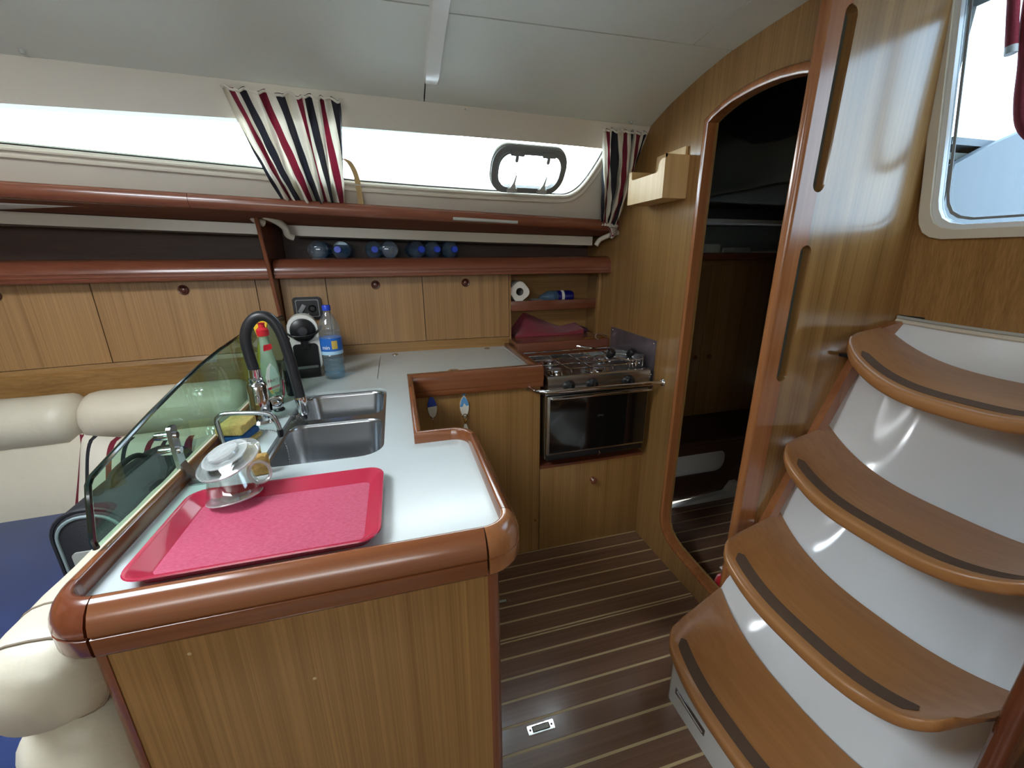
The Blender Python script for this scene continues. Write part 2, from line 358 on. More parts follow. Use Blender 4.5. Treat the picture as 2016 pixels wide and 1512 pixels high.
def rrect(x0, x1, y0, y1, r, n=6):
    return arc(x1 - r, y1 - r, r, 0, 90, n) + arc(x0 + r, y1 - r, r, 90, 180, n) + arc(x0 + r, y0 + r, r, 180, 270, n) + arc(x1 - r, y0 + r, r, 270, 360, n)
def spline(pts, n=8):
    P = [Vector(p) for p in pts]; P = [P[0] * 2 - P[1]] + P + [P[-1] * 2 - P[-2]]; o = []
    for i in range(1, len(P) - 2):
        for k in range(n):
            t = k / n; a, b, c, d = P[i - 1], P[i], P[i + 1], P[i + 2]
            o.append(.5 * ((2 * b) + (c - a) * t + (2 * a - 5 * b + 4 * c - d) * t * t + (3 * b - a - 3 * c + d) * t ** 3))
    return o + [P[-2]]
def interp(tab, x):
    if x <= tab[0][0]: return tab[0][1]
    for (a, b), (c, d) in zip(tab, tab[1:]):
        if x <= c: return lerp(b, d, (x - a) / (c - a))
    return tab[-1][1]
XZ = lambda y0: (lambda a, b, t: (a, y0 + t, b))
YZ = lambda x0: (lambda a, b, t: (x0 + t, a, b))
XY = lambda z0: (lambda a, b, t: (a, b, z0 + t))
XB = 1.105                                    # aft bulkhead
YH = lambda x: 2.2 - .06 * x * x              # face of the lockers along the hull
def WY(x, z): return 1.691 + .072 * x + .8 * (1.9 - z)      # sloping cabin side
WN = Vector((.072, -1, -.8)).normalized()
def WPL(a, b, t): return Vector((a, WY(a, b), b)) + WN * t   # (x, z, inward offset) on the cabin side
CEIL = [(-2.4, 1.2), (-1.79, 1.90), (-1.6, 1.965), (-1.45, 1.993), (-1.3, 2.012), (-.6, 2.03), (.6, 2.028), (1.2, 2.016), (1.34, 2.010), (1.466, 1.992), (1.633, 1.956), (1.79, 1.903), (2.4, 1.85)]
def CZ(x, y): return interp(CEIL, y - .072 * (x - 1.1) if y > 0 else y)

# ================================================================== THE SETTING
# ---- floor: dark bed, two boards with pale inlay, planks standing a hair proud
fl = struct('floor', G().box(-2.4, 3.0, -1.85, 2.35, -.05, -.006), 'subfloor', 'teak and holly striped cabin sole')
PB = G().box(-2.3, 2.6, 1.150, 1.78, -.006, -.0012); b1 = part('floor_board', PB, 'holly', fl, smooth=0)
PB = G().box(-2.3, 2.6, -1.8, 1.146, -.006, -.0012); b2 = part('floor_board', PB, 'holly', fl, smooth=0)
def planks(board, ys):
    for a, b in zip(ys, ys[1:]):
        lo, hi = min(a, b) + .0042, max(a, b) - .0042
        part('plank', G().box(-2.3, 2.6, lo, hi, -.0012, 0), 'plank', board, smooth=0)
ys = [1.527 - .0727 * k for k in range(6)]
planks(b1, [1.1545 - .0042] + [1.1636])
planks(b1, list(reversed(ys))); planks(b1, [1.527, 1.600, 1.673, 1.745])
planks(b2, [1.1460 + .0042] + [1.0865 - .0731 * k for k in range(28)])

def floor_catch(x, y, label):
    t = thing('floor_catch', label, 'floor catch', (x, y, 0), 'recessed lifting catches in the sole')
    part('plate', G().plate(rrect(x - .042, x + .042, y - .013, y + .013, .002), [], 0, .002, XY(0)), 'chrome', t, smooth=0)
    part('tongue', G().box(x - .025, x + .025, y - .0065, y + .0065, .002, .0032, .0005), 'grey_light', t)
    part('recess', G().plate(rrect(x - .028, x + .028, y - .009, y + .009, .002), [], .0018, .0024, XY(0)), 'black', t, smooth=0)
    for s in (-1, 1): part('screw', G().lathe([(0, .0022), (.0035, .0022), (.003, .0034), (0, .0036)], (x + s * .0345, y, 0), seg=10), 'steel_dark', t)
floor_catch(.313, .8405, 'small chrome lifting catch in the striped floor near the bottom edge')
floor_catch(.310, 1.342, 'small chrome lifting catch half hidden behind the peninsula corner')

# ---- ceiling: backing sheet plus separate headliner panels with open joints
def ceil_sheet(x0, x1, y0, y1, th, off=0, nx=6, ny=22):
    top = lambda u, v: (lerp(x0, x1, u), lerp(y0, y1, v), CZ(lerp(x0, x1, u), lerp(y0, y1, v)) + off + th)
    bot = lambda u, v: (lerp(x0, x1, u), lerp(y0, y1, v), CZ(lerp(x0, x1, u), lerp(y0, y1, v)) + off)
    return G().slab(top, bot, nx, ny)
g = G()
HX0, HX1, HY0, HY1 = -1.33, -.71, .21, .83            # assumed deck hatch opening, out of view, for the added lamp
for (a, b, c, d) in ((-2.4, HX0, -2.0, 2.0), (HX1, .96, -2.0, 2.0), (HX0, HX1, -2.0, HY0), (HX0, HX1, HY1, 2.0), (.96, XB + .02, .985, 2.0), (.96, 1.6, -2.0, .985)):
    g.v += []; s_ = ceil_sheet(a, b, c, d, .02, .008); g.add(s_.v, s_.f)
cl = struct('ceiling', g, 'headliner_back', 'off-white vinyl headliner in panels')
def seam_y(x): return 1.691 + .072 * x - .006
def ceil_panel(x0, x1, y0, y1):
    top = lambda u, v: (lerp(x0, x1, u), lerp(y0, y1(lerp(x0, x1, u)) if callable(y1) else y1, v), 0)
    f = lambda o: (lambda u, v: (lambda p: (p[0], p[1], CZ(p[0], p[1]) + o))(top(u, v)))
    part('ceiling_panel', G().slab(f(.010), f(0), 8, 16), 'headliner', cl)
ceil_panel(-2.3, .1495, 1.3105, seam_y); ceil_panel(.1545, XB, 1.3265, seam_y)
ceil_panel(-2.3, .1495, .86, 1.3055); ceil_panel(.1545, .955, .86, 1.3215); ceil_panel(.958, XB, .99, 1.3215)
ceil_panel(-2.3, -1.355, -1.75, .855); ceil_panel(-.685, .955, -1.75, .855); ceil_panel(-1.35, -.69, -1.75, .19); ceil_panel(.96, 1.5, -1.75, .955)
# white grab rail along the joint
def raily(u, v):
    y = lerp(.35, 1.615, v); return y
pr = [(-.026, 0), (-.0255, -.012), (-.021, -.019), (-.010, -.021), (.010, -.021), (.021, -.019), (.0255, -.012), (.026, 0)]
rings = []
for k in range(31):
    y = lerp(.35, 1.612, k / 30); e = min(1, (1.612 - y) / .012 + .35); rings.append([(.171 + a * (.8 + .2 * e), y, CZ(.17, y) + .002 + b * e) for a, b in pr])
solo('ceiling_grab_rail', G().rows(rings), 'white_plastic', 'white moulded grab rail running down the headliner joint', 'handrail')
for i, (x, y, nm) in enumerate(((-.013, 1.70, 'small round headliner stud just right of the large striped curtain'), (.30, 1.715, 'small round headliner stud between the grab rail and the porthole'),
                 (-.905, 1.60, 'small round headliner stud at the far left of the ceiling'), (1.0, 1.74, 'small round headliner stud above the striped curtain in the corner'))):
    z = CZ(x, y); solo('ceiling_stud', G().lathe([(0, -.009), (.005, -.008), (.0065, -.004), (.0065, .002), (0, .002)], (x, y, z), seg=12), 'grey_light', nm, 'stud', 'studs in the headliner')

# ---- port cabin side with its long window
bot = [(-2.3, 1.738), (-1.6, 1.73), (-1.117, 1.717), (-.457, 1.691), (-.118, 1.668), (.15, 1.6615), (.42, 1.657), (.74, 1.655)]
end = [(Vector(p).x, Vector(p).y) for p in spline([(.74, 1.655, 0), (.80, 1.657, 0), (.842, 1.674, 0), (.875, 1.706, 0), (.905, 1.760, 0), (.925, 1.815, 0), (.915, 1.829, 0)], 5)][1:]
topw = [(.60, 1.830), (.2, 1.829), (-.471, 1.824), (-1.04, 1.813), (-2.3, 1.800)]
hole = bot + end + topw
gw = G().plate([(-2.4, 1.632), (XB, 1.528), (XB, 1.91), (-2.4, 1.91)], [hole], 0, -.03, WPL)
struct('wall_port', gw, 'liner_wall', 'cream vinyl cabin side with a long slit window', smooth=0)
wn = struct('window_1', G().plate(hole, [], -.018, -.022, WPL), 'glass', 'long narrow cabin-side window', smooth=0)
edge = [WPL(a, b - .004, .001) for a, b in bot] + [WPL(a + .003, b - .002, .001) for a, b in end]
part('frame', G().tube(edge, .007, 8), 'gelcoat_warm', wn, label='rounded cream window moulding')
edge2 = [WPL(a, b - .022, .0) for a, b in bot] + [WPL(a + .022 * min(1, i / 6), b - .022 * max(0, 1 - i / 26), .0) for i, (a, b) in enumerate(end)]
part('outer_moulding', G().tube(edge2, .008, 8), 'gelcoat_warm', wn)
part('gasket', G().tube([WPL(a, b + .001, -.014) for a, b in bot] + [WPL(a - .003, b, -.014) for a, b in end], .0022, 6), 'black', wn)
# opening portlight set into the window
pc = (.588, 1.745)
def port_loop(ox, oz, sc=1.0): return [(pc[0] + x, pc[1] + z + .018 * x * 0) for x, z in rrect(-ox, ox, -oz, oz, oz * .86 * sc, 10)]
pl = part('portlight_frame', G().plate(port_loop(.168, .076), [port_loop(.140, .056)], .002, .022, WPL), 'grey_plastic', wn, label='grey oval frame of the small opening portlight')
part('inner_rim', G().plate(port_loop(.146, .061), [port_loop(.1385, .0545)], .022, .029, WPL), 'grey_plastic', pl)
part('outer_rim', G().plate(port_loop(.172, .079), [port_loop(.163, .072)], .001, .012, WPL), 'grey_light', pl)
for x in (.52, .66):
    part('hinge', G().plate(rrect(x - .03, x + .03, 1.795, 1.812, .004), [], .018, .032, WPL), 'grey_plastic', pl)
    part('hinge_pin', G().plate(rrect(x - .007, x + .007, 1.775, 1.797, .006), [], .020, .032, WPL), 'grey_plastic', pl)
    part('latch_block', G().plate(rrect(x - .022, x + .022, 1.674, 1.690, .002), [], .018, .036, WPL), 'grey_light', pl)
    part('latch_handle', G().plate([(x - .012, 1.690), (x + .014, 1.690), (x + .009, 1.706), (x + .011, 1.732), (x + .006, 1.732), (x - .001, 1.706)], [], .024, .034, WPL), 'grey_light', pl)

# ---- hull side behind the lockers
g = G().grid(lambda u, v: (lerp(-2.4, XB, u), YH(lerp(-2.4, XB, u)) + .20, lerp(0, 1.575, v)), 24, 2)
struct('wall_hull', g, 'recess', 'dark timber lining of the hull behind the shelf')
struct('ceiling_side_deck', G().slab(lambda u, v: (lerp(-2.4, 2.7, u), lerp(WY(lerp(-2.4, 2.7, u), 1.575) + .025, 3.0, v), 1.585), lambda u, v: (lerp(-2.4, 2.7, u), lerp(WY(lerp(-2.4, 2.7, u), 1.575) + .025, 3.0, v), 1.565), 2, 2), 'gelcoat', 'white side deck outside the cabin window', smooth=0)
# ---- aft bulkhead with the arched doorway
arch = [(1.371, 1.822), (1.345, 1.833), (1.31, 1.844), (1.27, 1.853), (1.22, 1.858), (1.173, 1.860), (1.12, 1.858), (1.087, 1.855), (1.03, 1.845), (.985, 1.832)]
sill = [(.985, .128), (1.10, .138), (1.20, .146), (1.27, .155), (1.315, .168), (1.345, .188), (1.363, .218), (1.371, .258)]
outer = [(2.42, 0), (2.42, 2.10), (.985, 2.10)] + list(reversed(arch)) + list(reversed(sill)) + [(.985, 0)]
wa = struct('wall_aft', G().plate(outer, [], 0, .022, YZ(XB)), 'veneer', 'teak veneered bulkhead with an arched doorway', smooth=0)
path = [(y, z) for y, z in sill] + [(1.371, .5), (1.371, 1.0), (1.371, 1.5)] + arch
tp = [(-.004, -.008), (-.004, .026), (.006, .030), (.014, .028), (.024, .018), (.027, .004), (.027, -.001)]
def door_trim(path, tp):
    n = len(path); P = [Vector(p) for p in path]; rings = []
    for i in range(n):
        d0 = (P[i] - P[max(0, i - 1)]) if i else P[1] - P[0]; d1 = (P[min(n - 1, i + 1)] - P[i]) if i < n - 1 else d0
        d0.normalize(); d1.normalize(); n0 = Vector((d0.y, -d0.x)); n1 = Vector((d1.y, -d1.x)); nn = n0 + n1; nn = nn / max(.5, nn.dot(n0))
        rings.append([(XB - b, P[i].x + nn.x * a, P[i].y + nn.y * a) for a, b in tp])
    return G().rows(rings)
struct('trim_1', door_trim(path, tp), 'edge_z', 'rounded hardwood trim round the doorway')
# ---- stair side partition (port): veneered panel and solid hand-hold edge with two long slots
def notch(x, z0, z1, d, up=True):
    """half of a rounded slot cut into the edge x; d signed depth"""
    r = abs(d); s = 1 if d > 0 else -1
    lo = [(x + s * r * math.sin(math.radians(a)), z0 + r - r * math.cos(math.radians(a))) for a in range(0, 91, 15)]
    hi = [(x + s * r * math.sin(math.radians(a)), z1 - r + r * math.cos(math.radians(a))) for a in range(90, -1, -15)]
    return lo + hi
XJ, YP = 1.132, .985
S1, S2 = (1.545, 1.965), (1.005, 1.408)
trim = [(1.066, 0), (XJ - .0015, 0)] + notch(XJ - .0015, *S2, -.021) + notch(XJ - .0015, *S1, -.021) + [(XJ - .0015, 2.06), (1.066, 2.06)]
gt = G().plate(trim, [], -.030, .0, XZ(YP))
gt.lathe([(0, 0), (.015, 0), (.015, 2.06), (0, 2.06)], (1.066, YP - .015, 0), seg=16)
struct('trim_2', gt, 'edge_z', 'solid hardwood edge with hand-hold slots', smooth=30)
CX = lambda z: 1.5695 - .1091 * (z - 1.18)            # leaning companionway bulkhead
panel = [(XJ + .0015, 0), (1.72, 0), (CX(0), 0), (CX(2.06), 2.06), (XJ + .0015, 2.06)] + list(reversed(notch(XJ + .0015, *S1, .021))) + list(reversed(notch(XJ + .0015, *S2, .021)))
struct('wall_stair_port', G().plate([panel[0]] + panel[2:], [], -.026, 0, XZ(YP)), 'panel', 'glossy veneered partition beside the steps', smooth=0)
# wooden strip that follows the slope of the stair moulding
sp0, sp1 = Vector((1.040, .13)), Vector((1.452, 1.087)); dn = (sp1 - sp0).normalized(); nn = Vector((-dn.y, dn.x))
q = [sp0, sp1, sp1 + Vector((.16, .055)), sp1 + Vector((.165, .10)), sp1 + nn * .032 + Vector((.01, .05)), sp0 + nn * .032]
struct('trim_3', G().plate([tuple(p) for p in q], [], -.050, -.026, XZ(YP)), 'edge_z', 'sloping timber strip beside the stair moulding', smooth=0)
# ---- leaning companionway bulkhead with the washboard window
def CPL(a, b, t): return Vector((CX(b), a, b)) + Vector((-1, 0, -.109)).normalized() * t     # (y, z, offset into cabin)
wo = [(.982, 2.10), (.938, 1.50)] + [(p[0], p[1]) for p in [(.933, 1.475), (.921, 1.451), (.901, 1.437), (.872, 1.430)]] + [(.60, 1.4285), (.328, 1.430), (.299, 1.437), (.279, 1.451), (.267, 1.475), (.262, 1.50), (.218, 2.10)]
def inset(lp, d, c=(.60, 1.78)):
    o = []
    for y, z in lp: o.append((y + (d if y < c[0] else -d if y > c[0] else 0), z + (d if z < 1.6 else 0)))
    return o
wi = inset(wo, .028)
wc = struct('wall_companionway', G().plate([(1.0, 1.10), (1.0, 2.10)] + wo + [(.2, 2.10), (.2, 1.10)], [], -.02, 0, CPL), 'veneer', 'veneered companionway bulkhead', smooth=0)
w2 = struct('window_2', G().plate(inset(wo, .03), [], -.014, -.008, CPL), 'washboard', 'acrylic washboard in the companionway, tinted to dim the sky', smooth=0)
ring = lambda i0, i1, t0, t1: G().plate(inset(wo, i0) + list(reversed(inset(wo, i1))), [], t0, t1, CPL)
part('frame', ring(-.006, .018, -.012, .016), 'gelcoat_warm', w2, label='rounded cream companionway frame')
part('inner_frame', ring(.018, .030, -.016, .006), 'gelcoat', w2)
part('gasket', ring(.040, .046, -.008, -.005), 'grey_plastic', w2)
# ---- starboard stair partition, forward and starboard walls (outside the picture, they close the cabin)
gs = G().plate([(1.075, 0), (1.68, 0), (CX(1.2), 1.2), (1.075, 1.2)], [], -.012, .012, XZ(.285))
struct('wall_stair_starboard', gs, 'recess', 'dark starboard stair partition', smooth=0)
ge = G().lathe([(0, 0), (.017, 0), (.017, 1.2), (0, 1.2)], (1.062, .285, 0), seg=14); ge.box(1.058, 1.10, .267, .303, 0, 1.2, .006)
struct('trim_4', ge, 'corner_dark', 'hardwood edge post of the starboard partition')
struct('wall_forward', G().box(-2.44, -2.40, -1.9, 2.5, 0, 2.1), 'veneer', 'forward bulkhead')
g = G().box(-2.4, 1.7, -1.84, -1.80, 0, 1.98); g.box(-2.4, 1.7, -1.78, -1.74, 1.85, 1.95); g.box(-2.4, -1.3, -1.82, -1.76, 1.55, 1.85); g.box(.7, 1.7, -1.82, -1.76, 1.55, 1.85)
struct('wall_starboard', g, 'liner_wall', 'starboard cabin side')
struct('wall_aft_starboard', G().box(1.60, 1.64, -1.8, .27, 0, 2.05), 'veneer', 'aft bulkhead to starboard')

# ================================================================== AFT CABIN seen through the doorway
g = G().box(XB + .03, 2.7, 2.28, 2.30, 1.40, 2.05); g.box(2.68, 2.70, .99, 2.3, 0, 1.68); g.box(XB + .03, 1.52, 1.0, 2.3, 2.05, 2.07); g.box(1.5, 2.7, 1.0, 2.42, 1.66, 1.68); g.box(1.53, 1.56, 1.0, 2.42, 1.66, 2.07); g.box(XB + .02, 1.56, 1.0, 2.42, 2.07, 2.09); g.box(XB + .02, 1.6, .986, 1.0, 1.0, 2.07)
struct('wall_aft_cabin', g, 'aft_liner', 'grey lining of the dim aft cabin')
g = G().grid(lambda u, v: (lerp(XB + .03, 2.7, u), 1.0, lerp(0, 2.05, v)), 2, 2)
struct('wall_aft_cabin_side', G().box(1.57, 2.7, 1.0, 1.02, 0, 1.62), 'veneer', 'timber side of the aft cabin')
t = thing('aft_cabin_locker', 'dark timber locker with two knobs inside the dim aft cabin', 'locker', (1.9, 2.12, 0))
part('body', G().box(1.14, 2.66, 2.12, 2.28, .33, 1.36), 'veneer', t, smooth=0)
for i, (a, b) in enumerate(((1.15, 1.80), (1.81, 2.65))):
    d = part('door', G().box(a, b, 2.105, 2.12, .36, 1.33, .002), 'veneer', t)
    kx = b - .045 if i == 0 else a + .05
    part('knob', G().lathe([(0, .022), (.012, .02), (.016, .012), (.008, .004), (.008, 0), (0, 0)], (kx, 2.105, .78), (0, -1, 0), 14), 'mahogany_x', d)
part('shelf', G().box(1.14, 2.66, 2.06, 2.28, 1.36, 1.40, .006), 'mahogany_x', t)
t = thing('aft_berth_front', 'dark berth front with a pale lit recess beyond the doorway', 'berth', (1.7, 1.76, 0))
part('front', G().plate([(1.14, .02), (2.6, .02), (2.6, .36), (1.14, .36)], [rrect(1.30, 1.785, .165, .305, .06)], 0, .02, XZ(1.755)), 'recess', t, smooth=0)
part('recess_back', G().box(1.2, 1.9, 1.79, 1.80, .1, .36), 'gelcoat', t, smooth=0)
part('top', G().box(1.14, 2.6, 1.755, 2.12, .36, .385, .005), 'recess', t)
solo('aft_step', G().plate([(1.40, -.0), (1.86, -.0), (1.86, .10), (1.82, .10), (1.78, .045), (1.42, .006)], [], 0, .03, XZ(1.72)), 'gelcoat', 'pale grey moulded toe board at the aft cabin floor edge', 'toe board', smooth=0)
for (x, w_, h, mt, lb) in ((1.80, .09, .05, 'grey_light', 'pale folded cloth on the aft cabin shelf'), (2.0, .12, .03, 'patch', 'flat grey case on the aft cabin shelf'), (1.68, .06, .07, 'navy', 'dark blue box on the aft cabin shelf')):
    solo('shelf_item', G().box(x - w_ / 2, x + w_ / 2, 2.10, 2.2, 1.40, 1.40 + h, .008), mt, lb, 'stowed item')
bm_ = [(2.28, 2.05), (2.28, 1.97), (1.95, 1.97), (1.84, 1.955), (1.70, 1.885), (1.60, 1.835), (1.50, 1.822), (1.42, 1.825), (1.30, 1.85), (1.03, 1.86), (1.03, 2.05)]
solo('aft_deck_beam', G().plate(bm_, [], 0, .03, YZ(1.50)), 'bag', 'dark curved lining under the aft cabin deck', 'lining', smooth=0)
t = thing('fire_extinguisher', 'small red fire extinguisher just inside the doorway by the partition', 'extinguisher', (1.185, 1.075, 0))
part('cylinder', G().lathe([(0, 0), (.036, 0), (.040, .008), (.040, .11), (.034, .135), (.016, .15), (.012, .16), (0, .16)], (1.185, 1.075, 0), seg=20), 'red', t)
part('label_band', G().lathe([(.0405, .03), (.0405, .052)], (1.185, 1.075, 0), seg=20), 'label_white', t)
part('valve', G().lathe([(0, .16), (.011, .16), (.011, .185), (.006, .195), (0, .195)], (1.185, 1.075, 0), seg=12), 'chrome', t)
part('lever', G().box(1.15, 1.21, 1.066, 1.084, .188, .196, .003), 'label_white', t)

# ================================================================== OUTSIDE (seen through the glass)
g = G().grid(lambda u, v: (lerp(-140, 160, u), 120 + 6 * math.sin(u * 9), lerp(-3, 3.2 + 2.6 * abs(math.sin(u * 23) * math.sin(u * 7.3)), v)), 80, 2)
solo('far_shore', g, 'hills', 'low yellow-green shore line seen through the porthole', 'shore')

# ================================================================== LOCKERS ALONG THE HULL
def strip(prof, x0, x1, n, yf, zf=lambda x: 0):
    """sweep a (dy, z) section along the hull curve"""
    return G().rows([[(x, yf(x) + a, b + zf(x)) for a, b in prof] for x in [lerp(x0, x1, k / n) for k in range(n + 1)]])
ZD0, ZD1 = .966, 1.300
def knob(x, z, parent):
    y = YH(x) - .014
    k = part('knob', G().lathe([(0, 0), (.021, 0), (.021, .004), (.018, .007), (.0155, .0065), (.012, .009), (.009, .0125), (0, .014)], (x, y, z), (0, -1, 0), 24), 'knob', parent, label='round turned wooden push knob')
    return k
def locker(name, x0, x1, label, kx=None, mat='veneer_locker'):
    xm = (x0 + x1) / 2; t = thing(name, label, 'locker', (xm, YH(xm), ZD0), 'hull-side lockers')
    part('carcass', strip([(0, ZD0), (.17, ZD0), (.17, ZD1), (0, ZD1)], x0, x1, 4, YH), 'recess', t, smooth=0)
    d = part('door', strip([(-.014, ZD0 + .0015), (-.001, ZD0 + .0015), (-.001, ZD1 + .01), (-.014, ZD1 + .01)], x0 + .0018, x1 - .0018, 6, YH), mat, t, smooth=20)
    if kx is not None: knob(kx, 1.260, d)
    return t
locker('locker', -2.2, -1.197, 'leftmost hull locker, its door cut off by the picture edge', -1.474)
locker('locker', -1.197, -.617, 'wide hull locker with a round knob, above the end of the settee', -.892)
locker('locker', -.323, .130, 'hull locker directly behind the water bottle', -.097)
locker('locker', .130, .580, 'hull locker next to the open niche', .350)
def filler(x0, x1, label):
    return solo('filler_panel', strip([(-.014, ZD0 - .05), (0, ZD0 - .05), (0, ZD1 + .01), (-.014, ZD1 + .01)], x0 + .0018, x1 - .0018, 3, YH), 'veneer_locker', label, 'panel', smooth=20)
filler(-.617, -.530, 'narrow veneer panel left of the upright divider'); filler(-.518, -.323, 'narrow veneer panel carrying the black socket plate')
# rail under the lockers
solo('locker_rail', strip([(-.014, .905), (.10, .905), (.10, ZD0 - .001), (-.016, ZD0 - .001)], -.33, .582, 10, YH), 'veneer_x', 'plain veneer upstand between the white worktop and the lockers', 'rail', smooth=20)
solo('locker_rail', strip([(-.034, .80), (.10, .80), (.10, ZD0 - .001), (-.016, ZD0 - .001), (-.020, .945), (-.032, .935), (-.034, .880)], -2.2, -.62, 12, YH), 'veneer_x', 'long veneer rail between the left lockers and the leather bolster', 'rail', smooth=20)
# rounded, grooved shelf front
fp = [(.02, 1.30), (.02, 1.384), (-.030, 1.388), (-.058, 1.384), (-.078, 1.374), (-.091, 1.358), (-.097, 1.341), (-.098, 1.3335), (-.0935, 1.3315), (-.0935, 1.3290), (-.098, 1.3270),
      (-.098, 1.3185), (-.0935, 1.3165), (-.0935, 1.3140), (-.098, 1.3120), (-.098, 1.304), (-.094, 1.3005), (-.09, 1.30)]
t = thing('locker_shelf', 'long mahogany shelf above the lockers with a rounded grooved front edge', 'shelf', (0, 2.15, 1.30))
part('front_rail', strip(fp, -2.3, -.5335, 14, YH), 'mahogany_x', t, smooth=50)
part('front_rail', strip(fp, -.5165, XB, 14, YH), 'mahogany_x', t, smooth=50)
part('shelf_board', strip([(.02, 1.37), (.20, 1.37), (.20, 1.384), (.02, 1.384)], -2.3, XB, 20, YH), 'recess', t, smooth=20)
# cream deck flange under the upper shelf
ZF = lambda x: interp([(-1.45, .078), (-.45, .045), (1.04, 0)], x)
solo('deck_flange', strip([(-.012, 1.442), (.19, 1.442), (.19, 1.486), (-.012, 1.486)], -2.3, -.56, 10, YH, ZF), 'gelcoat_warm', 'cream deck flange under the upper shelf, left of the divider', 'flange', smooth=20)
solo('deck_flange', strip([(-.012, 1.442), (.19, 1.442), (.19, 1.486), (-.012, 1.486)], -.455, 1.035, 14, YH, ZF), 'gelcoat_warm', 'cream deck flange above the lying bottles', 'flange', smooth=20)
# upper shelf below the window: rounded lip and board, rising forward
UF = lambda x: lerp(1.765, 1.977, (x + 1.151) / 2.256)        # front line
UZ = lambda x: lerp(1.623, 1.556, (x + 1.151) / 2.256)        # top of the lip
t = thing('upper_shelf', 'dark red-brown shelf with a rounded lip right under the cabin window', 'shelf', (0, 1.95, 1.5))
up_ = [(.10, -.014), (.02, -.002), (.008, 0), (.002, -.003), (-.002, -.010), (-.004, -.022), (-.003, -.034), (.003, -.044), (.012, -.049), (.03, -.050)]
part('lip', strip(up_, -2.3, -.6785, 8, UF, UZ), 'mahogany_x', t, smooth=60)
part('lip', strip(up_, -.6770, XB, 12, UF, UZ), 'mahogany_x', t, smooth=60)
part('underside_board', G().rows([[(x, UF(x) + .012, UZ(x) - .049), (x, YH(x) - .010, 1.4885 + ZF(x)), (x, YH(x) - .010, 1.497 + ZF(x)), (x, UF(x) + .014, UZ(x) - .040)] for x in [lerp(-2.3, XB, k / 20) for k in range(21)]]), 'shelf_dull', t, smooth=20)
lx0, lx1 = .262, .560
g = G().rows([[(x, UF(x) + .005 + a, UZ(x) + b) for a, b in ((-.012, -.030), (-.012, -.040), (-.006, -.043), (.01, -.045), (.01, -.030))] for x in (lx0, lx0 + .01, lx1 - .01, lx1)])
solo('shelf_light', g, 'grey_light', 'slim pale strip light under the upper shelf', 'light')
# pull-out wire and brackets
def bracket(pts, r, label): return solo('hose_end', G().tube(spline(pts, 6), r, 10), 'gelcoat_warm', label, 'conduit')
bracket([(-.545, 2.035, 1.552), (-.535, 2.04, 1.540), (-.515, 2.06, 1.530)], .016, 'short cream conduit at the head of the divider, left side')
bracket([(-.495, 2.0, 1.556), (-.465, 2.04, 1.540), (-.440, 2.075, 1.515), (-.435, 2.09, 1.485), (-.415, 2.10, 1.475)], .015, 'bent cream conduit at the head of the divider, right side')
bracket([(1.095, 1.965, 1.498), (1.075, 2.00, 1.490), (1.045, 2.04, 1.472), (1.030, 2.045, 1.458), (1.02, 2.05, 1.440)], .012, 'cream conduit at the bulkhead end of the upper shelf')
# upright divider
dv = [(2.0, 1.56), (2.055, 1.36), (2.115, 1.12), (2.125, 1.0), (2.36, 1.0), (2.36, 1.56)]
t = thing('shelf_divider', 'thin upright mahogany divider standing across the shelf beside the socket plate', 'divider', (-.525, 2.2, 1.0))
part('board', G().plate([(y, z) for y, z in dv], [], -.005, .005, lambda a, b, t_: (-.525 + t_, a, b)), 'mahogany_z', t, smooth=0)
part('front_edge', G().tube([(-.525, y - .001, z) for y, z in dv[:4]], .0085, 8), 'mahogany_z', t)
# black socket plate
t = thing('socket_plate', 'square black socket plate on the veneer behind the coffee machine', 'socket', (-.415, YH(-.4) - .014, 1.16))
y0 = YH(-.415) - .0145
part('plate', G().plate(rrect(-.478, -.352, 1.105, 1.212, .016), [], 0, -.012, XZ(y0)), 'black', t, smooth=0)
part('inset', G().plate(rrect(-.466, -.364, 1.118, 1.200, .008), [], -.012, -.014, XZ(y0)), 'grey_plastic', t, smooth=0)
part('inset_face', G().plate(rrect(-.462, -.368, 1.122, 1.196, .008), [], -.0135, -.0155, XZ(y0)), 'black', t, smooth=0)
part('socket', G().lathe([(0, .004), (.010, .004), (.016, .010), (.018, .006), (.018, 0), (0, 0)], (-.394, y0 - .0155, 1.158), (0, -1, 0), 20), 'black', t)
part('rocker', G().box(-.010, .010, -.010, 0, -.022, .022, .003, mat=Matrix.Translation((-.438, y0 - .0155, 1.158)) @ Matrix.Rotation(.6, 4, 'Y')), 'grey_plastic', t)
part('indicator', G().lathe([(0, .003), (.003, .002), (.003, 0)], (-.415, y0 - .0155, 1.133), (0, -1, 0), 10), 'label_white', t)
# open niche beside the bulkhead
t = thing('open_niche', 'open two-level niche between the lockers and the bulkhead', 'niche', (.84, 2.2, .95))
part('side', G().box(.580, .588, 2.155, 2.34, .955, 1.30), 'veneer_locker', t, smooth=0)
part('back', G().box(.58, XB, 2.31, 2.325, .93, 1.31), 'veneer_x', t, smooth=0)
part('floor_board', G().box(.58, XB, 2.02, 2.32, .940, .956), 'mahogany_x', t, smooth=0)
part('shelf_board', G().box(.588, 1.10, 2.16, 2.31, 1.106, 1.135, .002), 'mahogany_x', t)
part('shelf_lip', G().box(.588, 1.092, 2.150, 2.166, 1.104, 1.158, .004), 'mahogany_x', t, label='flat mahogany shelf lip')
part('end_post', G().box(1.085, XB, 2.12, 2.16, .956, 1.30, .002), 'veneer', t)

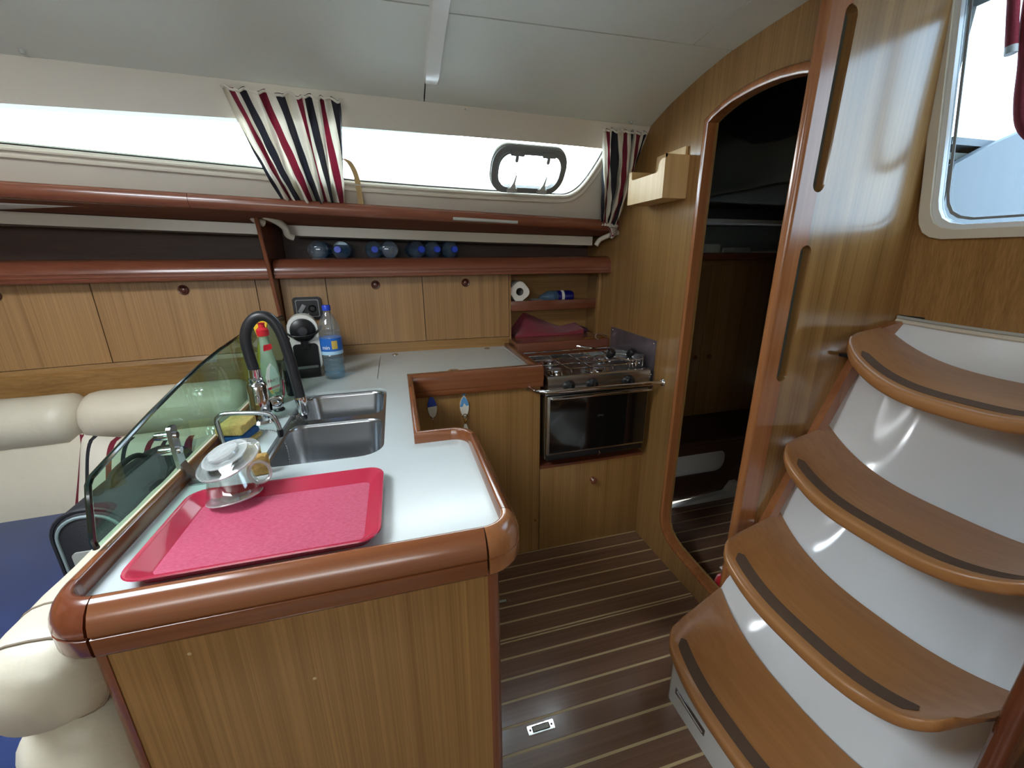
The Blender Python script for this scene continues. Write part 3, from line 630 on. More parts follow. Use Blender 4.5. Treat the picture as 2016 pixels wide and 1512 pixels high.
# ---- six clear bottles lying on the shelf, caps to the room
def lying_bottle(label, x, y, s=1.0, yaw_=0, roll=0):
    t = thing('water_bottle', label, 'bottle', (0, 0, 0), 'water bottles lying on the shelf')
    R = .040
    prof = [(0, .0), (R * .7, .0), (R * .95, .006), (R, .02), (R, .05), (R * .95, .055), (R, .06), (R, .09), (R * .94, .095), (R, .10), (R, .16), (R * .85, .185), (R * .55, .215), (R * .36, .235), (R * .34, .25), (0, .25)]
    part('shell', G().lathe(prof, (0, 0, R), (0, -1, 0), 20), 'pet', t)
    part('label_sleeve', G().lathe([(R * 1.01, .062), (R * 1.01, .13)], (0, 0, R), (0, -1, 0), 20), 'pet_blue', t)
    part('cap', G().lathe([(0, .238), (R * .40, .238), (R * .41, .254), (R * .36, .259), (0, .259)], (0, 0, R), (0, -1, 0), 18), 'blue_cap', t)
    t.location = (x, y, 1.3845); t.rotation_euler = (0, 0, yaw_); return t
nb = [(-.245, -.05, 'lying water bottle with a blue cap, nearest the upright divider'), (-.112, .1, 'second lying water bottle from the divider'), (.085, .2, 'third lying water bottle from the divider with its cap showing'),
      (.170, .15, 'lying water bottle second from the right end of the row'), (.265, .1, 'rightmost lying water bottle on the shelf')]
for x, a, lb in nb: lying_bottle(lb, x + .01, 2.12 + .262, yaw_=a * .8)
lying_bottle('pale bottle among the blue-capped ones, lying with its base to the room', -.012, 2.15, yaw_=PI + .1)
lying_bottle('lying bottle beside the divider with its base to the room', -.345, 2.17, yaw_=PI - .1)

# ---- toilet roll, blue bottle and red towel in the niche
t = thing('paper_roll', 'white paper roll standing on its side at the niche shelf end', 'paper roll', (.645, 2.2, 1.136))
sq = lambda a: 1 + .05 * math.cos(4 * a + .4)
def roll_ring(r, y, sqf): return [(.645 + r * (1 + (.07 * math.cos(4 * k * 2 * PI / 28 + .5) if sqf else 0)) * math.cos(k * 2 * PI / 28), y, 1.2055 + r * (1 + (.07 * math.cos(4 * k * 2 * PI / 28 + .5) if sqf else 0)) * math.sin(k * 2 * PI / 28) * .98) for k in range(28)]
part('paper', G().rows([roll_ring(.021, 2.30, 0), roll_ring(.052, 2.30, 1), roll_ring(.0535, 2.295, 1), roll_ring(.0535, 2.185, 1), roll_ring(.052, 2.18, 1), roll_ring(.021, 2.18, 0)], cap=False), 'paper', t, smooth=50)
part('core', G().rows([roll_ring(.0212, 2.179, 0), roll_ring(.0212, 2.30, 0), roll_ring(.0195, 2.30, 0), roll_ring(.0195, 2.179, 0)], cap=False), 'cardboard', t)
t = thing('blue_flask', 'dark blue bottle with pale water lying on the niche shelf', 'bottle', (.87, 2.2, 1.136))
part('body', G().lathe([(0, 0), (.026, .003), (.032, .012), (.034, .03), (.034, .10), (0, .10)], (.97, 2.21, 1.170), (-1, 0, 0), 20), plain('deep_blue_film', srgb(22, 24, 110), .25, coat=.3), t)
part('label_stripe', G().lathe([(.0345, .062), (.0345, .078)], (.97, 2.21, 1.170), (-1, 0, 0), 20), 'label_white', t)
part('clear_end', G().lathe([(.034, .10), (.034, .15), (.025, .17), (.012, .19), (.012, .20), (0, .20)], (.97, 2.21, 1.170), (-1, 0, 0), 20), 'pet_blue', t)
solo('paper_pack', G().box(.72, .80, 2.20, 2.26, 1.136, 1.165, .006), 'pet', 'small clear wrapper beside the paper roll', 'wrapper')
def towel(u, v):
    x = lerp(.615, 1.03, u) + .02 * math.sin(v * 3) * (1 - u); y = lerp(2.172, 2.30, v)
    z = .9575 + .004 * math.sin(u * 7) + .016 * u * u + .105 * v * max(0, 1 - abs(u - .2) / (.22 if u < .2 else .55)) + .02 * v * u
    return (x, y, z)
solo('folded_towel', G().slab(lambda u, v: tuple(Vector(towel(u, v)) + Vector((0, 0, .008))), lambda u, v: (towel(u, v)[0], towel(u, v)[1], .957), 24, 10), 'towel', 'wine-red folded towel lying in the lower niche', 'towel', smooth=60)
solo('dark_cloth', G().box(.99, 1.07, 2.19, 2.29, .957, .985, .012), 'towel_dark', 'dark purple cloth tucked beside the red towel', 'cloth')

# ================================================================== CURTAINS
def curtain(name, tl, tr, bl, br, npl, amp, label, mat='curtain', bulge=.03, seed=1, gather=.72, width=1.0):
    rnd = random.Random(seed); ph = [rnd.uniform(0, 6.28) for _ in range(6)]
    tl, tr, bl, br = map(Vector, (tl, tr, bl, br))
    def f(u, v):
        e = .5 + .5 * (1 - abs(2 * v - 1) ** 2.2)
        uu = u + .012 * math.sin(11 * u + ph[0])
        p = lerp(lerp(tl, tr, uu), lerp(bl, br, uu), v)
        d = amp * e * (math.sin(2 * PI * npl * u + ph[1] + .8 * v) + .5 * math.sin(2 * PI * npl * 1.7 * u + ph[2] - 1.6 * v)) + .006 * e * math.sin(23 * u + 9 * v + ph[4]) * math.sin(14 * v + 17 * u + ph[5]) + bulge * math.sin(PI * min(1, v * 1.02)) * math.sin(PI * (.1 + .8 * u))
        d += .007 * math.sin(70 * u + ph[4]) * (math.exp(-v * 9) + math.exp(-(1 - v) * 9))
        side = Vector((1, .072, 0)) * (.006 * math.sin(2 * PI * npl * u + ph[3]) * e)
        return p + WN * (.022 + max(-.018, d)) + side
    t = thing(name, label, 'curtain', tuple((bl + br) / 2))
    part('cloth', G().grid(f, 150, 40, uv=lambda u, v: (u * width + .02 * math.sin(9 * u), v)), mat, t, smooth=180, recalc=False)
    part('heading_tape', G().tube([f(k / 60, .012) + WN * .002 for k in range(61)], .004, 6), 'liner_wall', t)
    part('gathered_hem', G().tube([f(k / 60, .985) + WN * .003 + Vector((0, 0, .004 * math.sin(k * 1.3))) for k in range(61)], [.006 + .003 * math.sin(k * .9) for k in range(61)], 6), mat, t)
    return t
c1 = curtain('curtain', WPL(-.467, 1.902, 0), WPL(-.120, 1.902, 0), WPL(-.392, 1.607, .018), WPL(-.170, 1.598, .018), 6, .017, 'wide striped curtain gathered at its foot, maroon, black and white, in mid window', seed=3, bulge=.035)
c2 = curtain('curtain', WPL(.868, 1.900, 0), WPL(1.086, 1.900, 0), WPL(1.005, 1.570, .030), WPL(1.080, 1.575, .060), 4, .016, 'narrow striped curtain bunched in the corner against the bulkhead', seed=8, bulge=.03, width=.72)
g = G().tube([WPL(1.06, 1.575, .08), WPL(1.068, 1.555, .095), WPL(1.062, 1.535, .10)], [.022, .018, .010], 10); g.uv = [(i * .11 % 1, i * .07 % 1) for i in range(len(g.v))]
part('tail', g, 'curtain', c2)
def ribbon(u, v):
    q = spline([WPL(-.150, 1.752, .03), WPL(-.128, 1.730, .012), WPL(-.112, 1.690, .006), WPL(-.110, 1.64, .006), WPL(-.108, 1.600, .012)], 6); k = min(len(q) - 1, int(v * (len(q) - 1)))
    return q[k] + Vector((lerp(-.010, .010, u), 0, .004 * math.sin(5 * v)))
solo('tie_ribbon', G().slab(lambda u, v: ribbon(u, v) + WN * .0015, ribbon, 3, 24), 'tie', 'loose pale ribbon hanging beside the wide curtain', 'ribbon')

# ---- bamboo box on the aft bulkhead
t = thing('letter_box', 'small pale bamboo box with a cut-away front screwed to the bulkhead', 'box', (1.05, 1.6, 1.594))
bx0, bx1, by0, by1, bz0, bz1 = 1.0, XB - .001, 1.478, 1.728, 1.594, 1.745
fr = [(by0, bz0), (by1, bz0), (by1, bz1 - .022), (by1 - .02, bz1 - .022), (by1 - .022, bz1 - .050), (by1 - .03, bz1 - .056), (by0 + .05, bz1 - .056), (by0 + .042, bz1 - .050), (by0 + .036, bz1 - .022), (by0 + .028, bz1 - .016), (by0, bz1 - .012), (by0, bz1)]
part('front', G().plate(fr, [], 0, .008, YZ(bx0)), 'bamboo', t, smooth=0)
part('side', G().box(bx0 + .008, bx1, by0, by0 + .008, bz0, bz1 + .0), 'bamboo', t, smooth=0)
part('side', G().box(bx0 + .008, bx1, by1 - .008, by1, bz0, bz1 - .02), 'bamboo', t, smooth=0)
part('bottom', G().box(bx0 + .008, bx1, by0 + .008, by1 - .008, bz0, bz0 + .008), 'bamboo', t, smooth=0)
part('back', G().box(bx1 - .010, bx1, by0 + .015, by1 - .05, bz0 + .008, bz1 + .032), 'bamboo', t, smooth=0)
part('screw', G().lathe([(0, 0), (.004, 0), (.004, .002), (0, .003)], (bx1 - .010, 1.60, bz1 - .005), (-1, 0, 0), 10), 'steel_dark', t)
# steel splash plate beside the stove
t = thing('splash_plate', 'dull heat-tinted steel splash plate screwed to the bulkhead beside the stove', 'splash plate', (XB, 1.77, .80))
part('sheet', G().plate([(1.572, .80), (1.985, .80), (1.985, 1.024), (1.572, 1.020)], [], -.003, 0, YZ(XB - .0005)), 'steel_dark', t, smooth=0)
for y, z in ((1.59, 1.005), (1.965, 1.008), (1.59, .86)): part('screw', G().lathe([(0, .003), (.004, .002), (.005, 0), (0, 0)], (XB - .0035, y, z), (-1, 0, 0), 10), 'chrome', t)

# ================================================================== GALLEY PENINSULA AND WORKTOP
ZC, ZFD = .915, .945
PX0, PX1, PY0 = -.475, .148, .590
RC = .040
# inner face line of the fiddle, travelling so that 'out' is to the right
p_left = [(PX0, 2.02), (PX0, PY0 + RC)]
c_fl = [(x, y) for x, y in arc(PX0 + RC, PY0 + RC, RC, 180, 270, 8)]
p_front = [(PX0 + RC, PY0), (PX1 - RC, PY0)]
c_fr = [(x, y) for x, y in arc(PX1 - RC, PY0 + RC, RC, 270, 360, 8)]
p_right = [(PX1, PY0 + RC), (PX1, .976)]
c_nt = [(x, y) for x, y in arc(PX1 - .040, .976, .040, 0, 90, 8)]
p_nt = [(PX1 - .040, 1.016), (.012, 1.016)]
p_side = [(.012, 1.016), (.012, 1.596)]
p_back = [(.012, 1.596), (.566, 1.596)]
FPR = [(0, .90), (0, ZFD - .004), (.002, ZFD - .001), (.005, ZFD), (.010, ZFD - .0005), (.017, ZFD - .005), (.025, ZFD - .015), (.031, ZFD - .028), (.0335, ZFD - .040), (.0335, .9020), (.0305, .9005), (.0305, .8985), (.0335, .8970), (.0335, .872), (.031, .866), (.026, .864), (0, .864)]
FPL = [(0, .90), (0, ZFD - .002), (.002, ZFD), (.014, ZFD), (.018, ZFD - .004), (.021, ZFD - .02), (.021, .885), (.018, .88), (0, .88)]
wt = thing('worktop', 'white laminate galley worktop with wooden fiddles all round', 'worktop', (-.2, 1.2, .86))
outl = [(PX0, 2.2)] + [(PX0, PY0 + RC)] + c_fl[1:] + [(PX1 - RC, PY0)] + c_fr[1:] + [(PX1, .976)] + c_nt[1:] + [(.012, 1.016), (.012, 1.596), (.548, 1.596), (.548, YH(.55) - .014)] + [(x, YH(x) - .014) for x in (.3, 0, -.2, -.475)]
SX0, SX1, SY0, SY1 = -.352, -.066, .982, 1.562
def sink_loop(d=0): return arc(SX1 - .045 + d * 0, SY1 - .045, .045 + d, 0, 90, 6) + arc(SX0 + .03, SY1 - .03, .03 + d, 90, 180, 6) + arc(SX0 + .03, SY0 + .03, .03 + d, 180, 270, 6) + arc(SX1 - .06, SY0 + .06, .06 + d, 270, 360, 6)
lid = [(-.104, 1.690), (-.104, 2.125), (.540, 2.108), (.553, 1.735), (.553, 1.640), (.20, 1.640), (.012, 1.640), (.005, 1.682)]
lid = [(-.098, 1.683), (-.104, 1.690), (-.104, 2.118), (-.098, 2.125), (.525, 2.110), (.531, 2.104), (.531, 1.69), (.525, 1.683)]
lidc = (.21, 1.9)
lid_h = [(lidc[0] + (x - lidc[0]) * 1.004 + (.0012 if x > lidc[0] else -.0012), y + (.0014 if y > lidc[1] else -.0014)) for x, y in lid]
part('worktop_slab', G().plate(outl, [list(reversed(sink_loop())), lid_h], -.03, 0, XY(ZC)), 'laminate', wt, smooth=0)
def fid(path, prof, mat, label=None): return part('fiddle', G().sweep(prof, path), mat, wt, smooth=50, label=label)
gap = .0006
fid(p_left, FPR, 'fiddle_y'); fid([(PX0 + RC + gap, PY0), (PX1 - RC - gap, PY0)], FPR, 'fiddle_x'); fid([(PX1, PY0 + RC + gap), (PX1, .976 - gap)], FPR, 'fiddle_y')
part('corner_block', G().sweep(FPR, c_fl), 'corner_dark', wt, smooth=50, label='dark rounded corner block')
part('corner_block', G().sweep(FPR, c_fr), 'corner_light', wt, smooth=50, label='figured rounded corner block')
part('corner_block', G().sweep(FPL, c_nt), 'fiddle_y', wt, smooth=50)
fid([(PX1 - .040 - gap, 1.016), (.012, 1.016), (.012, 1.590)], FPL, 'fiddle_x')
FPB = [(0, .90), (0, ZFD - .002), (.003, ZFD), (.026, ZFD), (.033, ZFD - .003), (.038, ZFD - .012), (.040, ZFD - .03), (.040, .8785), (.037, .877), (.037, .875), (.040, .8735), (.040, .856), (.037, .852), (0, .852)]
fid([(.012, 1.620), (.572, 1.620)], FPB, 'fiddle_x')
part('side_capping', G().box(.549, .577, 1.585, 2.16, .88, .934, .005), 'fiddle_y', wt)
# icebox lid
t = thing('icebox_lid', 'white lift-up icebox lid let into the worktop', 'lid', (.21, 1.9, .89))
part('lid_panel', G().plate(lid, [], -.02, 0, XY(ZC)), 'laminate', t, smooth=0)
rg = part('lift_ring', G().lathe([(.010, 0), (.024, 0), (.026, .002), (.024, .005), (.012, .005), (.010, .002)], (.208, 1.712, ZC), seg=24), 'chrome', t)
part('ring_well', G().lathe([(0, .0006), (.012, .0006), (.012, .002), (0, .002)], (.208, 1.712, ZC), seg=16), 'steel_dark', rg)
for x in (-.034, .443): part('hinge', G().lathe([(0, 0), (.015, 0), (.015, .003), (.011, .005), (0, .005)], (x, 2.118, ZC), seg=20), 'chrome', t)
# ---- twin-bowl sink
sk = thing('sink', 'brushed steel twin-bowl sink let into the worktop', 'sink', (-.21, 1.27, .76))
BW = [(SX0 + .012, SX1 - .010, SY0 + .010, 1.268), (SX0 + .012, SX1 - .010, 1.300, SY1 - .008)]
part('rim', G().plate([(x, y) for x, y in sink_loop(-.0008)], [list(reversed(rrect(a, b, c, d, .045, 6))) for a, b, c, d in BW], -.012, -.008, XY(ZC)), 'steel', sk, smooth=0)
for (a, b, c, d), dep in zip(BW, (.15, .13)):
    def lp(i, z, r): return [(x, y, z) for x, y in rrect(a + i, b - i, c + i, d - i, r, 6)]
    rings = [lp(-.002, ZC - .009, .046), lp(.001, ZC - .011, .045), lp(.003, ZC - .02, .044), lp(.012, ZC - dep + .03, .040), lp(.020, ZC - dep + .010, .036), lp(.034, ZC - dep, .03)]
    bw = part('bowl', G().rows(rings, cap=False).add([Vector(p) for p in rings[-1]], [tuple(range(len(rings[-1])))]), 'steel', sk, smooth=60, recalc=False)
    part('drain', G().lathe([(0, .001), (.022, .001), (.027, .003), (.029, 0), (0, 0)], ((a + b) / 2, (c + d) / 2, ZC - dep), seg=20), 'chrome', bw)
# ---- peninsula body
pn = thing('galley_peninsula', 'teak veneered end of the galley peninsula under the worktop', 'cabinet', (-.16, 1.0, 0))
part('front_panel', G().box(-.440, .118, .580, .596, 0, .866), 'veneer', pn, smooth=0)
part('side_panel', G().box(.116, .132, .60, 1.03, 0, .866), 'veneer', pn, smooth=0)
part('side_panel', G().box(-.462, -.446, .60, 2.0, 0, .866), 'veneer', pn, smooth=0)
part('return_panel', G().box(-.01, .132, 1.016, 1.03, 0, .866), 'veneer', pn, smooth=0)
part('return_panel', G().box(-.012, .004, 1.03, 1.62, 0, .866), 'veneer', pn, smooth=0)
def post(cx, cy, a0, a1): return G().plate([(cx, cy)] + arc(cx, cy, .024, a0, a1, 8), [], 0, .866, XY(0))
part('corner_post', post(-.440, .602, 180, 272), 'mahogany_z', pn, smooth=50); part('corner_post', post(.112, .602, 268, 360), 'mahogany_z', pn, smooth=50)
part('top_rail', G().box(-.440, .118, .572, .582, .855, .868), 'mahogany_x', pn, smooth=0)
# small chips in the veneer
for x, z in ((-.345, .818), (-.187, .712)): part('veneer_chip', G().lathe([(0, 0), (.003, 0), (.002, .0006), (0, .0006)], (x, .580, z), (0, -1, 0), 8), 'holly', pn)
# ---- cabinet below the icebox and round the stove
cb = thing('galley_cabinet', 'teak veneered galley cabinet facing the cabin, left of the stove', 'cabinet', (.3, 1.65, 0))
part('front_panel', G().box(.004, .566, 1.602, 1.618, 0, .868), 'veneer', cb, smooth=0)
part('side_panel', G().box(.556, .570, 1.618, 2.1, .0, .875), 'veneer', cb, smooth=0)
for x, z in ((.548, .175),): part('screw_cap', G().lathe([(0, 0), (.005, 0), (.004, .002), (0, .002)], (x, 1.602, z), (0, -1, 0), 8), 'brass', cb)
dr = thing('stove_locker', 'plain teak locker front with one knob under the stove', 'locker', (.83, 1.61, 0))
part('front', G().box(.570, XB - .001, 1.602, 1.618, 0, .445, .0015), 'veneer', dr)
part('knob', G().lathe([(0, 0), (.013, 0), (.013, .003), (.009, .008), (.015, .016), (.0165, .022), (.012, .028), (0, .030)], (.838, 1.602, .352), (0, -1, 0), 20), 'mahogany_x', dr)
part('recess_floor', G().box(.570, XB - .001, 1.60, 2.0, .446, .458), 'mahogany_x', dr, smooth=0)
part('recess_back', G().box(.570, XB - .001, 2.0, 2.01, .446, .9), 'recess', dr, smooth=0)
# timber rail behind the stove
t = thing('stove_rail', 'broad mahogany rail behind the stove top', 'rail', (.83, 2.03, .87))
part('board', G().box(.578, XB - .001, 1.995, 2.022, .868, .957, .008, 3), 'mahogany_x', t)
part('top', G().box(.578, XB - .001, 2.020, 2.18, .925, .9545, .003), 'mahogany_x', t)
bp = part('latch_plate', G().box(.968, 1.088, 2.028, 2.048, .9545, .961, .002), 'brass', t)
part('latch_slot', G().box(.985, 1.07, 2.034, 2.042, .961, .9618), 'subfloor', bp, smooth=0)

# ---- two fish-shaped hooks on the cabinet front
def fish(x, z, band, label, grp='fish-shaped hooks'):
    t = thing('fish_hook', label, 'hook', (x, 1.602, z), grp)
    body = [(x + sx * .0185 * math.sin(PI * (k / 14)) ** .8 * (1 if k < 15 else 1), z - .052 + .104 * k / 14) for sx in (1,) for k in range(15)] + [(x - .0185 * math.sin(PI * (k / 14)) ** .8, z - .052 + .104 * k / 14) for k in range(13, 0, -1)]
    part('body', G().plate(body, [], 0, -.006, XZ(1.602)), 'fish_white', t, smooth=0)
    bn = [(x + .0190 * math.sin(PI * (k / 14)) ** .8, z - .052 + .104 * k / 14) for k in range(8, 14)] + [(x - .0190 * math.sin(PI * (k / 14)) ** .8, z - .052 + .104 * k / 14 + .004) for k in range(13, 6, -1)]
    if band == 'fish_sky':
        bn = [(x, z + .046), (x + .012, z + .032), (x + .019, z + .008), (x + .008, z + .004), (x, z + .018), (x - .008, z + .002), (x - .019, z + .002), (x - .012, z + .032)]
    part('glaze_band', G().plate(bn, [], -.006, -.0075, XZ(1.602)), band, t, smooth=0)
    part('hook_eye', G().tube([(x + .008 * math.cos(a), 1.590, z - .035 + .008 * math.sin(a)) for a in [k * PI / 6 - PI for k in range(7)]], .002, 6), 'steel', t)
    part('tail_tip', G().plate([(x - .006, z + .05), (x + .006, z + .05), (x + .012, z + .070), (x, z + .062), (x - .012, z + .070)], [], 0, -.004, XZ(1.602)), band, t, smooth=0)
    return t
fish(.100, .800, 'fish_blue', 'white fish-shaped hook with a deep blue tail half'); fish(.231, .790, 'fish_sky', 'white fish-shaped hook with a light blue star, carrying a small tool')
t = thing('bottle_opener', 'small dangling opener on the light blue fish hook', 'opener', (.232, 1.588, .66))
part('loop', G().tube([(.231 + .010 * math.cos(a), 1.588, .748 + .014 * math.sin(a)) for a in [k * PI / 8 for k in range(17)]], .0018, 6), 'brass', t)
part('bead', G().lathe([(0, -.007), (.005, -.004), (.006, 0), (.005, .004), (0, .007)], (.231, 1.588, .728), seg=12), 'brass', t)
part('blade', G().plate([(.226, .716), (.236, .716), (.240, .700), (.252, .655), (.247, .650), (.234, .668), (.222, .650), (.216, .655), (.222, .70)], [], -.003, .003, XZ(1.588)), 'fish_white', t, smooth=0)

# ================================================================== STOVE
st = thing('gimballed_stove', 'stainless galley stove with a black glass oven door', 'stove', (.82, 1.75, .48))
SXA, SXB, SYF, SYB = .582, 1.072, 1.562, 1.952
part('body', G().box(SXA, SXB, SYF + .02, SYB, .50, .872, .004), 'steel', st)
# hob tray with raised edge
part('hob_tray', G().plate(rrect(SXA, SXB, SYF, SYB, .012, 3), [], -.006, 0, XY(.880)), 'steel', st, smooth=0)
part('hob_edge', G().plate(rrect(SXA, SXB, SYF, SYB, .012, 3), [list(reversed(rrect(SXA + .008, SXB - .008, SYF + .010, SYB - .008, .010, 3)))], 0, .018, XY(.880)), 'steel', st, smooth=0)
cpn = G().rows([[(x, y, z) for y, z in ((SYF, .898), (SYF - .008, .893), (SYF - .014, .880), (SYF - .010, .822), (SYF + .02, .818), (SYF + .02, .895))] for x in (SXA, SXB)])
part('control_panel', cpn, 'steel', st, smooth=30)
for x in (.676, .786, .962):
    k = part('control_knob', G().lathe([(0, 0), (.026, 0), (.027, .006), (.022, .018), (.017, .026), (0, .028)], (x, SYF - .012, .855), (0, -1, 0), 24), 'black', st)
    part('grip_bar', G().box(x - .004, x + .004, SYF - .048, SYF - .038, .836, .874, .002), 'black', k)
part('rating_plate', G().box(SXA + .006, .650, SYF - .0135, SYF - .0115, .826, .846), 'white_plastic', st, smooth=0)
part('igniter', G().box(.624, .637, SYF - .020, SYF - .0135, .830, .843, .002), 'black', st)
def burner(x, y, r):
    b = part('burner', G().lathe([(0, .004), (r * 1.5, .004), (r * 1.55, .002), (r * 1.25, -.001), (r, .002), (r, .014), (r * .8, .018), (0, .018)], (x, y, .880), seg=28), 'chrome', st)
    part('burner_cap', G().lathe([(0, .024), (r * .75, .022), (r * .82, .018), (0, .018)], (x, y, .880), seg=24), 'steel_dark', b)
burner(.665, 1.665, .030); burner(.865, 1.660, .038); burner(.70, 1.845, .034); burner(.965, 1.84, .030)
def rod(pts, r=.0032): part('pan_support', G().tube(pts, r, 8), 'chrome', st)
for y in (1.615, 1.705, 1.80, 1.89): rod([(SXA + .02, y, .902), (SXA + .02, y, .912), (SXB - .02, y, .912), (SXB - .02, y, .902)])
for x in (.62, .71, .82, .91, 1.01): rod([(x, 1.60, .900), (x, 1.60, .9085), (x, 1.90, .9085), (x, 1.90, .900)])
for x in (1.03, .995): rod([(x, 1.60, .895), (x, 1.60, .932), (x + .03, 1.60, .936), (x + .03, 1.60, .90)], .0025)
# back and side keeper rails
part('keeper_rail', G().tube([(SXA + .01, SYB - .01, .90), (SXA + .01, SYB - .01, .918), (SXB - .01, SYB - .01, .918), (SXB - .01, SYB - .01, .90)], .004, 8), 'chrome', st)
part('keeper_rail', G().plate([(1.60, .895), (1.93, .895), (1.93, .925), (1.60, .955), ], [], 0, .003, YZ(SXB - .012)), 'steel', st, smooth=0)
def clamp(kx, ky, pts, label):
    c = thing('pot_clamp', label, 'pot clamp', (kx, ky, .915), 'pot clamps on the stove')
    part('rod', G().tube(pts, .0042, 8), 'chrome', c)
    part('clamp_knob', G().lathe([(0, -.020), (.014, -.020), (.019, -.014), (.020, .012), (.016, .020), (0, .022)], (kx, ky, .938), (.25, -.6, .75), 20), 'black', c)
clamp(.962, 1.722, [(.865, 1.905, .945), (.875, 1.90, .947), (.945, 1.800, .945), (.962, 1.725, .930), (1.0, 1.70, .920), (1.045, 1.65, .914)], 'chrome pot clamp with a black knob in the middle of the stove')
clamp(1.062, 1.705, [(.965, 1.76, .930), (1.0, 1.745, .932), (1.058, 1.708, .932), (1.066, 1.66, .915)], 'chrome pot clamp with a black knob at the bulkhead side')
solo('wire_hook', G().tube(spline([(1.085, 1.99, .972), (1.05, 2.0, .985), (1.030, 2.0, .985), (1.018, 2.0, .976), (1.020, 1.995, .962), (1.032, 1.99, .955)], 5), .003, 8), 'chrome', 'bent chrome wire hook rising behind the stove', 'hook')
# oven door
od = part('oven_door', G().box(SXA, SXB, SYF - .010, SYF + .016, .535, .812, .004), 'steel', st)
part('door_glass', G().box(SXA + .012, SXB - .006, SYF - .0125, SYF - .0095, .545, .800), 'black_glass', od, smooth=0)
part('door_handle', G().tube(spline([(SXA + .02, SYF - .012, .800), (SXA + .02, SYF - .026, .806), (SXA + .034, SYF - .032, .808), (.8, SYF - .033, .808), (SXB - .01, SYF - .033, .808), (SXB, SYF - .028, .808)], 5), .0055, 10), 'chrome', od)
tg = text_geo('eno', .020); tg.xf(Matrix.Translation((.835, SYF - .0130, .705)) @ Matrix.Rotation(PI / 2, 4, 'X')); part('lettering', tg, plain('faint_print', srgb(54, 62, 64), .4), od, smooth=0)
part('base_tray', G().box(SXA + .005, SXB - .005, SYF - .004, SYF + .05, .505, .532, .003), 'black', st)
part('base_catch', G().tube([(.84, SYF - .006, .525), (.84, SYF - .016, .518), (.835, SYF - .012, .507)], .003, 6), 'chrome', st)
part('gimbal_bracket', G().box(SXB, SXB + .030, 1.72, 1.78, .70, .80, .004), 'black', st)
# guard rail in front of the stove
gr = thing('guard_rail', 'polished steel guard rail across the front of the stove', 'rail', (.81, 1.52, .84))
part('bar', G().tube(spline([(.516, 1.601, .846), (.516, 1.57, .848), (.522, 1.535, .850), (.545, 1.510, .852), (.58, 1.500, .853), (.75, 1.499, .851), (.95, 1.499, .849), (1.085, 1.499, .848), (XB, 1.499, .848)], 6), .0095, 12), 'chrome', gr)
part('flange', G().lathe([(0, 0), (.018, 0), (.017, .004), (.010, .010), (0, .010)], (.516, 1.602, .846), (0, -1, 0), 18), 'chrome', gr)
part('flange', G().lathe([(0, 0), (.018, 0), (.017, .004), (.010, .010), (0, .010)], (XB, 1.499, .848), (-1, 0, 0), 18), 'chrome', gr)

# ================================================================== THINGS ON THE WORKTOP
# ---- tinted glass splash screen on the left fiddle
GX = -.4905
gt_ = [(.697, .948), (.695, .962), (.716, 1.030), (.722, 1.046), (.732, 1.054), (.80, 1.068), (.922, 1.092), (1.03, 1.110), (1.147, 1.127), (1.30, 1.142), (1.472, 1.152), (1.75, 1.153), (2.00, 1.146), (2.015, 1.135), (2.02, .948)]
gs_ = thing('glass_screen', 'green tinted glass splash screen standing along the left edge of the worktop', 'glass screen', (GX, 1.3, .946))
part('pane', G().plate(gt_, [], -.003, .003, YZ(GX)), 'glass_green', gs_, smooth=0)
part('polished_edge', G().tube([(GX, y, z) for y, z in spline([(a, b, 0) for a, b in gt_[1:4]], 4) for y, z in [(y, z)]] if False else [(GX, y, z) for y, z in gt_[0:13]], .0046, 8), 'glass_edge', gs_)
br = thing('glass_bracket', 'stainless bracket with two bolts holding the glass screen', 'bracket', (-.462, .955, .916))
part('arm', G().rows([[(x, y + dy, z) for x, dy, z in ((-.484 + .0, -w_, z0), (-.476, -w_, z0), (-.476, w_, z0), (-.484, w_, z0))] for (y, z0, w_) in ((.955, 1.050, .009), (.955, 1.046, .013), (.955, 1.0, .013), (.958, .955, .013))]), 'steel', br)
part('strut', G().rows([[(x, y - .012, z), (x + .006, y - .012, z), (x + .006, y + .012, z), (x, y + .012, z)] for x, y, z in ((-.482, .958, .965), (-.475, .958, .945), (-.462, .960, .925), (-.456, .960, .919))]), 'steel', br)
part('foot', G().plate(rrect(-.470, -.432, .938, .984, .008, 4), [], 0, .004, XY(.9152)), 'steel', br, smooth=0)
for z in (1.030, .996): part('bolt', G().lathe([(0, -.020), (.008, -.020), (.009, -.012), (.009, .012), (.007, .020), (0, .020)], (-.490, .953, z), (1, 0, 0), 14), 'chrome', br)
br2 = thing('glass_bracket', 'stainless bracket on the glass screen far back behind the soap bottles', 'bracket', (-.470, 1.72, .916))
part('arm', G().box(-.485, -.477, 1.708, 1.732, .93, 1.02, .002), 'steel', br2); part('foot', G().box(-.485, -.45, 1.705, 1.735, .9152, .920, .001), 'steel', br2)
